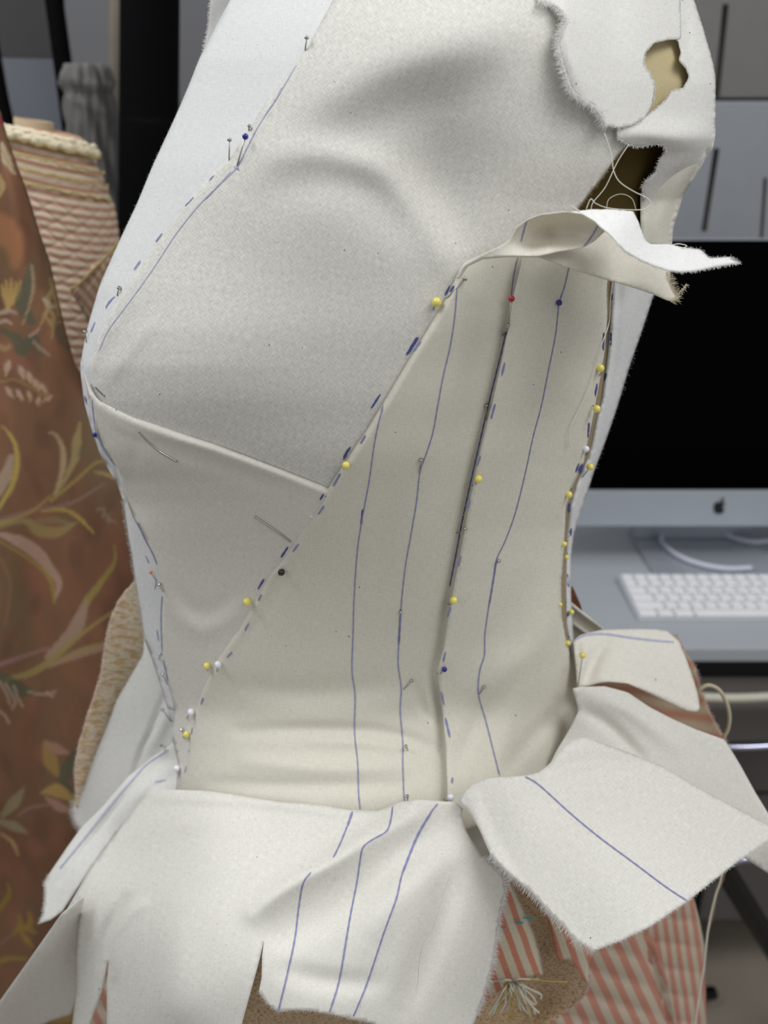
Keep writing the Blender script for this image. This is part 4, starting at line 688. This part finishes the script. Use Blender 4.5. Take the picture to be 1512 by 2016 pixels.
pens(P_sp, f_sp, INK, [[(1122, 520), (1113, 560), (1101, 600), (1094, 660), (1080, 730), (1066, 800), (1050, 860), (1035, 930), (1015, 1010), (995, 1065), (978, 1102), (972, 1140), (963, 1192), (955, 1250), (954, 1290), (945, 1320), (942, 1366), (957, 1420), (972, 1480), (984, 1527)]]); pens(P_sp, f_sp, INKD, [[(977, 1106), (972, 1140), (963, 1193)]], 3)
pens(P_sp, f_sp, INK, [[(994, 714), (988, 740)], [(975, 795), (967, 825)], [(946, 898), (939, 918)], [(925, 985), (920, 1002)], [(907, 1095), (902, 1116)], [(887, 1195), (880, 1216)], [(877, 1283), (873, 1303)], [(868, 1362), (874, 1388)], [(877, 1413), (886, 1452)], [(891, 1530), (890, 1542)]], 4, 'pen_dash')
pens(P_sp, f_sp, INKD, [[(1176, 755), (1172, 780)], [(1160, 832), (1158, 862)], [(1140, 912), (1134, 930)], [(1189, 655), (1188, 690)]], 3.4, 'pen_dash')
pens(P_bp, f_bp, INKD, [[(1209, 552), (1208, 556)], [(1204, 578), (1204, 592)], [(1203, 655), (1202, 680)], [(1193, 735), (1190, 750)], [(1148, 914), (1143, 932)], [(1146, 914), (1141, 930)], [(1122, 990), (1120, 1010)], [(1125, 1040), (1124, 1055)], [(1117, 1130), (1120, 1155)], [(1119, 1204), (1117, 1214)], [(1118, 1250), (1122, 1256)]], 3.8, 'pen_dash')
pens(P_c, f_c, INK, [[(684, 1625), (670, 1660), (656, 1688)], [(612, 1717), (597, 1740), (588, 1790), (580, 1850), (565, 1920), (548, 1990)], [(773, 1587), (769, 1615), (760, 1637), (735, 1652), (716, 1667), (710, 1690), (704, 1730), (690, 1800), (680, 1860), (668, 1930), (649, 1993)], [(862, 1582), (845, 1605), (820, 1650), (792, 1720), (780, 1770), (755, 1840), (725, 1930), (696, 2002)]], 2.8)
pens(P_c, f_c, INK, [[(694, 1597), (684, 1626)], [(850, 1598), (820, 1650), (791, 1722)]], 4.2); pens(P_c, f_c, THREAD, [[(890, 1718), (875, 1760), (855, 1825), (833, 1862), (826, 1900), (820, 1950), (785, 1993)]], 1.8, 'loose_thread')
pens(P_b, f_b, INK, [[(1034, 1529), (1061, 1545), (1122, 1600), (1180, 1648), (1250, 1700), (1310, 1745), (1354, 1774)]], 2.8)
pens(P_e, f_e, INKP, [[(331, 1476), (290, 1503), (265, 1530), (230, 1570), (190, 1620), (150, 1670), (117, 1710)], [(327, 1535), (304, 1540)]], 3.2)
pens(P_k, f_k, INKP, [[(1131, 1262), (1150, 1251), (1190, 1248), (1240, 1255), (1290, 1261), (1327, 1264)]], 4)
pens(P_cu, f_cu, INK, [[(1037, 435), (1030, 460), (1026, 476)], [(1178, 443), (1165, 465), (1150, 485)]], 2.6)
# ------------------------------------------------------------------ loose threads about the armhole and the back seam
def thread(pts, Y, r, lab):
    Yv = Y if hasattr(Y, '__len__') else [Y]*len(pts)
    tag(tube('loose_thread', smooth3([at(a, b, y) for (a, b), y in zip(pts, Yv)], 8), r, THREAD, None, 6), lab, 'thread')
thread([(1190, 262), (1203, 300), (1208, 335), (1220, 358), (1248, 377), (1274, 390), (1281, 402), (1268, 412), (1235, 413), (1195, 409), (1172, 400), (1163, 392), (1154, 412)], .402, .00022, 'white thread dangling in a wide bend across the dark armhole')
thread([(1238, 284), (1215, 320), (1192, 368), (1168, 398), (1164, 412)], .405, .0002, 'straight white thread slanting down the left side of the armhole')
thread([(1194, 412), (1199, 392), (1222, 382), (1244, 391), (1252, 413)], .404, .00013, 'fine thread arching in a small loop above the folded flap')
thread([(1125, 406), (1132, 411), (1141, 416)], .374, .0004, 'short thread stub on the upper rim of the folded flap')
ts = [(1206, 553), (1202, 590), (1199, 635), (1186, 675), (1170, 730), (1150, 785), (1124, 838), (1119, 865), (1122, 880)]
thread(ts, list(np.minimum(f_sp(np.array(ts, float)), f_bp(np.array(ts, float)))-.002), .00024, 'long pale thread lying down the side panel beside the back seam')
thread([(1318, 484), (1335, 480), (1352, 484), (1340, 489), (1322, 487)], .40, .0002, 'tiny curled thread above the flap end against the black screen')
# ================================================================== PINS
def fY(x, y): return min(float(f(np.array([[x, y]], float))[0]) for f in (f_front, f_bust, f_low, f_sf, f_sp, f_bp)) if False else 0
PN = {'F': f_front, 'B': f_bust, 'L': f_low, 'S': f_sf, 'P': f_sp, 'K': f_bp, 'D': f_d, 'T': f_k, 'C': f_c}
def pin(kind, x, y, dpx, ex, ey, srf, lab, grp, back=.0):
    f = PN[srf]; Y0 = float(f(np.array([[x, y]], float))[0]); Y1 = float(f(np.array([[ex, ey]], float))[0]); ball = kind not in ('steel', 'none')
    k = 1/rays(x, y)[1]; r = dpx/2/F*Y0*k; Yh = min(Y0, Y1)-r-.0006; hc = at(x, y, Yh); ec = at(ex, ey, Y1-.0004)
    root = empty('ball_pin' if ball else 'straight_pin' if kind == 'steel' else 'sewing_needle', hc, lab, 'pin' if kind != 'none' else 'needle', grp)
    dirv = ec-hc; L = np.linalg.norm(dirv); dirv = dirv/(L+1e-9)
    tail = ec+dirv*(.004 if kind != 'none' else .0)+np.array([0, .004 if kind != 'none' else 0, 0]); sr = .00033 if kind != 'none' else .00050
    if kind == 'none': tube('shaft', smooth3([at(a, b, float(f(np.array([[a, b]], float))[0])-.0008) for a, b in back], 5), sr, STEEL, root, 8); return root
    if ball:
        bm = bmesh.new(); bmesh.ops.create_uvsphere(bm, u_segments=20, v_segments=12, radius=r); me = bpy.data.meshes.new('head'); bm.to_mesh(me); bm.free(); h = link('head', me, HEADS[kind], root)
    else:
        a, b = hc, hc+dirv*.0007; rr = max(r, .0008)
        tube('head', [a-dirv*.0004, a-dirv*.0002, b, b+dirv*.0003], [rr*.6, rr, rr*.95, rr*.4], STEEL, root, 14)
    tube('shaft', [hc, ec, tail], sr, STEEL, root, 7); return root
GY, GW, GS, GB = 'yellow ball-headed pins along the seams', 'white ball-headed pins along the seams', 'plain steel pins in the muslin', 'blue ball-headed pins in the muslin'
PINS = [
 ('steel', 604, 73, 9, 601, 98, 'B', 'steel pin highest up on the muslin, above the top pen line', GS), ('steel', 491, 247, 7, 490, 256, 'B', 'short-showing steel pin just above the upper blue-headed pin', GS),
 ('steel', 452, 274, 9, 451, 317, 'F', 'steel pin standing upright left of the upper blue-headed pin', GS), ('blue', 483, 269, 12, 467, 326, 'B', 'blue ball-headed pin at the pucker in the upper pen line', GB),
 ('steel', 235, 566, 9, 231, 580, 'B', 'steel pin beside thick blue dashes above the bust tip', GS), ('steel', 168, 652, 9, 170, 673, 'F', 'steel pin sticking out at the left outline above the bust tip', GS),
 ('none', 190, 764, 3, 206, 780, 'B', 'bare needle tip showing above the dart at the bust point', None, [(189, 763), (197, 771), (206, 779)]), ('blue', 187, 856, 10, 191, 862, 'L', 'blue ball-headed pin on the left outline below the bust tip', GB),
 ('none', 272, 848, 3, 349, 909, 'L', 'long bent pin shaft lying just below the bust dart', None, [(272, 848), (288, 866), (308, 884), (330, 898), (349, 909)]), ('none', 501, 1017, 3, 574, 1068, 'L', 'straight pin shaft pointing into the diagonal seam below the bust', None, [(501, 1017), (525, 1033), (550, 1050), (572, 1067)]),
 ('orange', 297, 1127, 7, 308, 1144, 'F', 'tiny orange-headed pin at the front edge below the bust', None), ('steel', 313, 1150, 8, 321, 1164, 'L', 'steel pin right below the tiny orange-headed pin', GS),
 ('steel', 316, 1289, 7, 313, 1298, 'L', 'steel pin at the front edge, first above the waist crease', GS), ('steel', 320, 1327, 7, 329, 1347, 'L', 'steel pin at the front waist, slanting beside a pen line', GS),
 ('steel', 320, 1397, 7, 337, 1421, 'D', 'steel pin at the top of the front tail, slanting right', GS), ('steel', 317, 1467, 7, 333, 1474, 'D', 'lowest steel pin at the front, nearly level on the tail', GS), ('steel', 357, 1436, 7, 360, 1442, 'L', 'steel pin head just left of the lowest yellow front pin', GS),
 ('white', 376, 1402, 14, 368, 1414, 'S', 'white ball-headed pin above the lowest yellow pin at the front', GW), ('yellow', 367, 1446, 13, 361, 1452, 'S', 'lowest yellow ball-headed pin on the diagonal front seam', GY), ('white', 348, 1513, 13, 344, 1517, 'S', 'white ball-headed pin at the bottom of the diagonal front seam', GW),
 ('yellow', 407, 1311, 14, 408, 1320, 'L', 'yellow ball-headed pin paired with a white one on the diagonal seam', GY), ('white', 429, 1308, 14, 427, 1322, 'S', 'white ball-headed pin paired with a yellow one on the diagonal seam', GW),
 ('yellow', 486, 1185, 16, 487, 1193, 'L', 'yellow ball-headed pin next below the black-headed pin', GY), ('black', 554, 1127, 14, 549, 1132, 'S', 'black ball-headed pin on the diagonal seam', None), ('white', 614, 1015, 11, 620, 1022, 'B', 'half-hidden white ball pin where the dart nears the diagonal seam', GW),
 ('yellow', 681, 916, 16, 677, 922, 'S', 'yellow ball-headed pin on the diagonal seam just above the dart end', GY), ('yellow', 860, 595, 19, 853, 609, 'B', 'largest yellow ball-headed pin, uppermost on the diagonal seam', GY), ('steel', 916, 548, 10, 883, 584, 'S', 'slanting steel pin under the left end of the folded flap', GS),
 ('red', 1007, 588, 13, 1001, 644, 'P', 'red ball-headed pin at the top of the middle seam', None), ('steel', 1001, 640, 7, 997, 650, 'P', 'small steel pin just beneath the red-headed pin', GS), ('blue', 1101, 596, 12, 1100, 606, 'P', 'blue ball-headed pin on the pen line below the folded flap', GB),
 ('steel', 958, 797, 9, 957, 826, 'S', 'steel pin upright on the middle seam below the red-headed pin', GS), ('yellow', 942, 943, 16, 936, 953, 'P', 'upper yellow ball-headed pin on the middle seam', GY), ('steel', 829, 905, 9, 826, 931, 'S', 'steel pin upright on the second pen line, left of the middle seam', GS),
 ('steel', 916, 1040, 7, 909, 1047, 'P', 'steel pin on the middle seam between two yellow-headed pins', GS), ('yellow', 893, 1182, 15, 887, 1190, 'P', 'lower yellow ball-headed pin on the middle seam', GY), ('steel', 788, 1205, 5, 788, 1210, 'S', 'tiny steel pin head in the darkened stretch of pen line', GS),
 ('blue', 875, 1318, 11, 867, 1327, 'P', 'blue ball-headed pin on the middle seam at the waist', GB), ('steel', 811, 1340, 7, 795, 1357, 'S', 'steel pin slanting right of the second pen line at the waist', GS), ('steel', 799, 1469, 7, 803, 1477, 'S', 'steel pin in a pucker of the lower waist, on a pen line', GS),
 ('steel', 802, 1567, 7, 803, 1580, 'S', 'steel pin rising behind the peplum edge at the lower waist', GS), ('white', 887, 1570, 14, 880, 1578, 'P', 'white ball-headed pin at the bottom of the middle seam, beside the peplum fold', GW),
 ('steel', 983, 1104, 7, 976, 1111, 'P', 'steel pin on the side panel where the pen line turns dark', GS), ('steel', 954, 1352, 7, 943, 1368, 'P', 'lowest steel pin on the side panel pen line', GS),
 ('yellow', 1182, 725, 16, 1183, 736, 'K', 'topmost yellow ball-headed pin on the back seam', GY), ('yellow', 1175, 805, 15, 1168, 799, 'K', 'second yellow ball-headed pin down the back seam', GY), ('white', 1154, 884, 13, 1157, 893, 'K', 'white ball-headed pin on the back seam', GW),
 ('yellow', 1162, 919, 14, 1148, 938, 'K', 'yellow ball-headed pin just below the white one on the back seam', GY), ('yellow', 1120, 974, 14, 1124, 966, 'K', 'yellow ball-headed pin where the back seam bends inward', GY), ('yellow', 1111, 1071, 11, 1115, 1066, 'K', 'half-hidden yellow pin, upper of a close pair on the back seam', GY),
 ('yellow', 1115, 1097, 10, 1117, 1090, 'K', 'half-hidden yellow pin, lower of a close pair on the back seam', GY), ('yellow', 1103, 1190, 9, 1106, 1186, 'P', 'small vivid yellow pin head left of the back seam gap', GY), ('yellow', 1125, 1205, 11, 1120, 1212, 'K', 'yellow ball-headed pin against the white underlap at the back', GY),
 ('yellow', 1118, 1266, 11, 1122, 1260, 'K', 'yellow pin half sunk at the foot of the back seam', GY), ('yellow', 1147, 1290, 13, 1138, 1349, 'T', 'yellow ball-headed pin with long shaft on the turned-back tail', GY)]
for a in PINS: pin(*a)
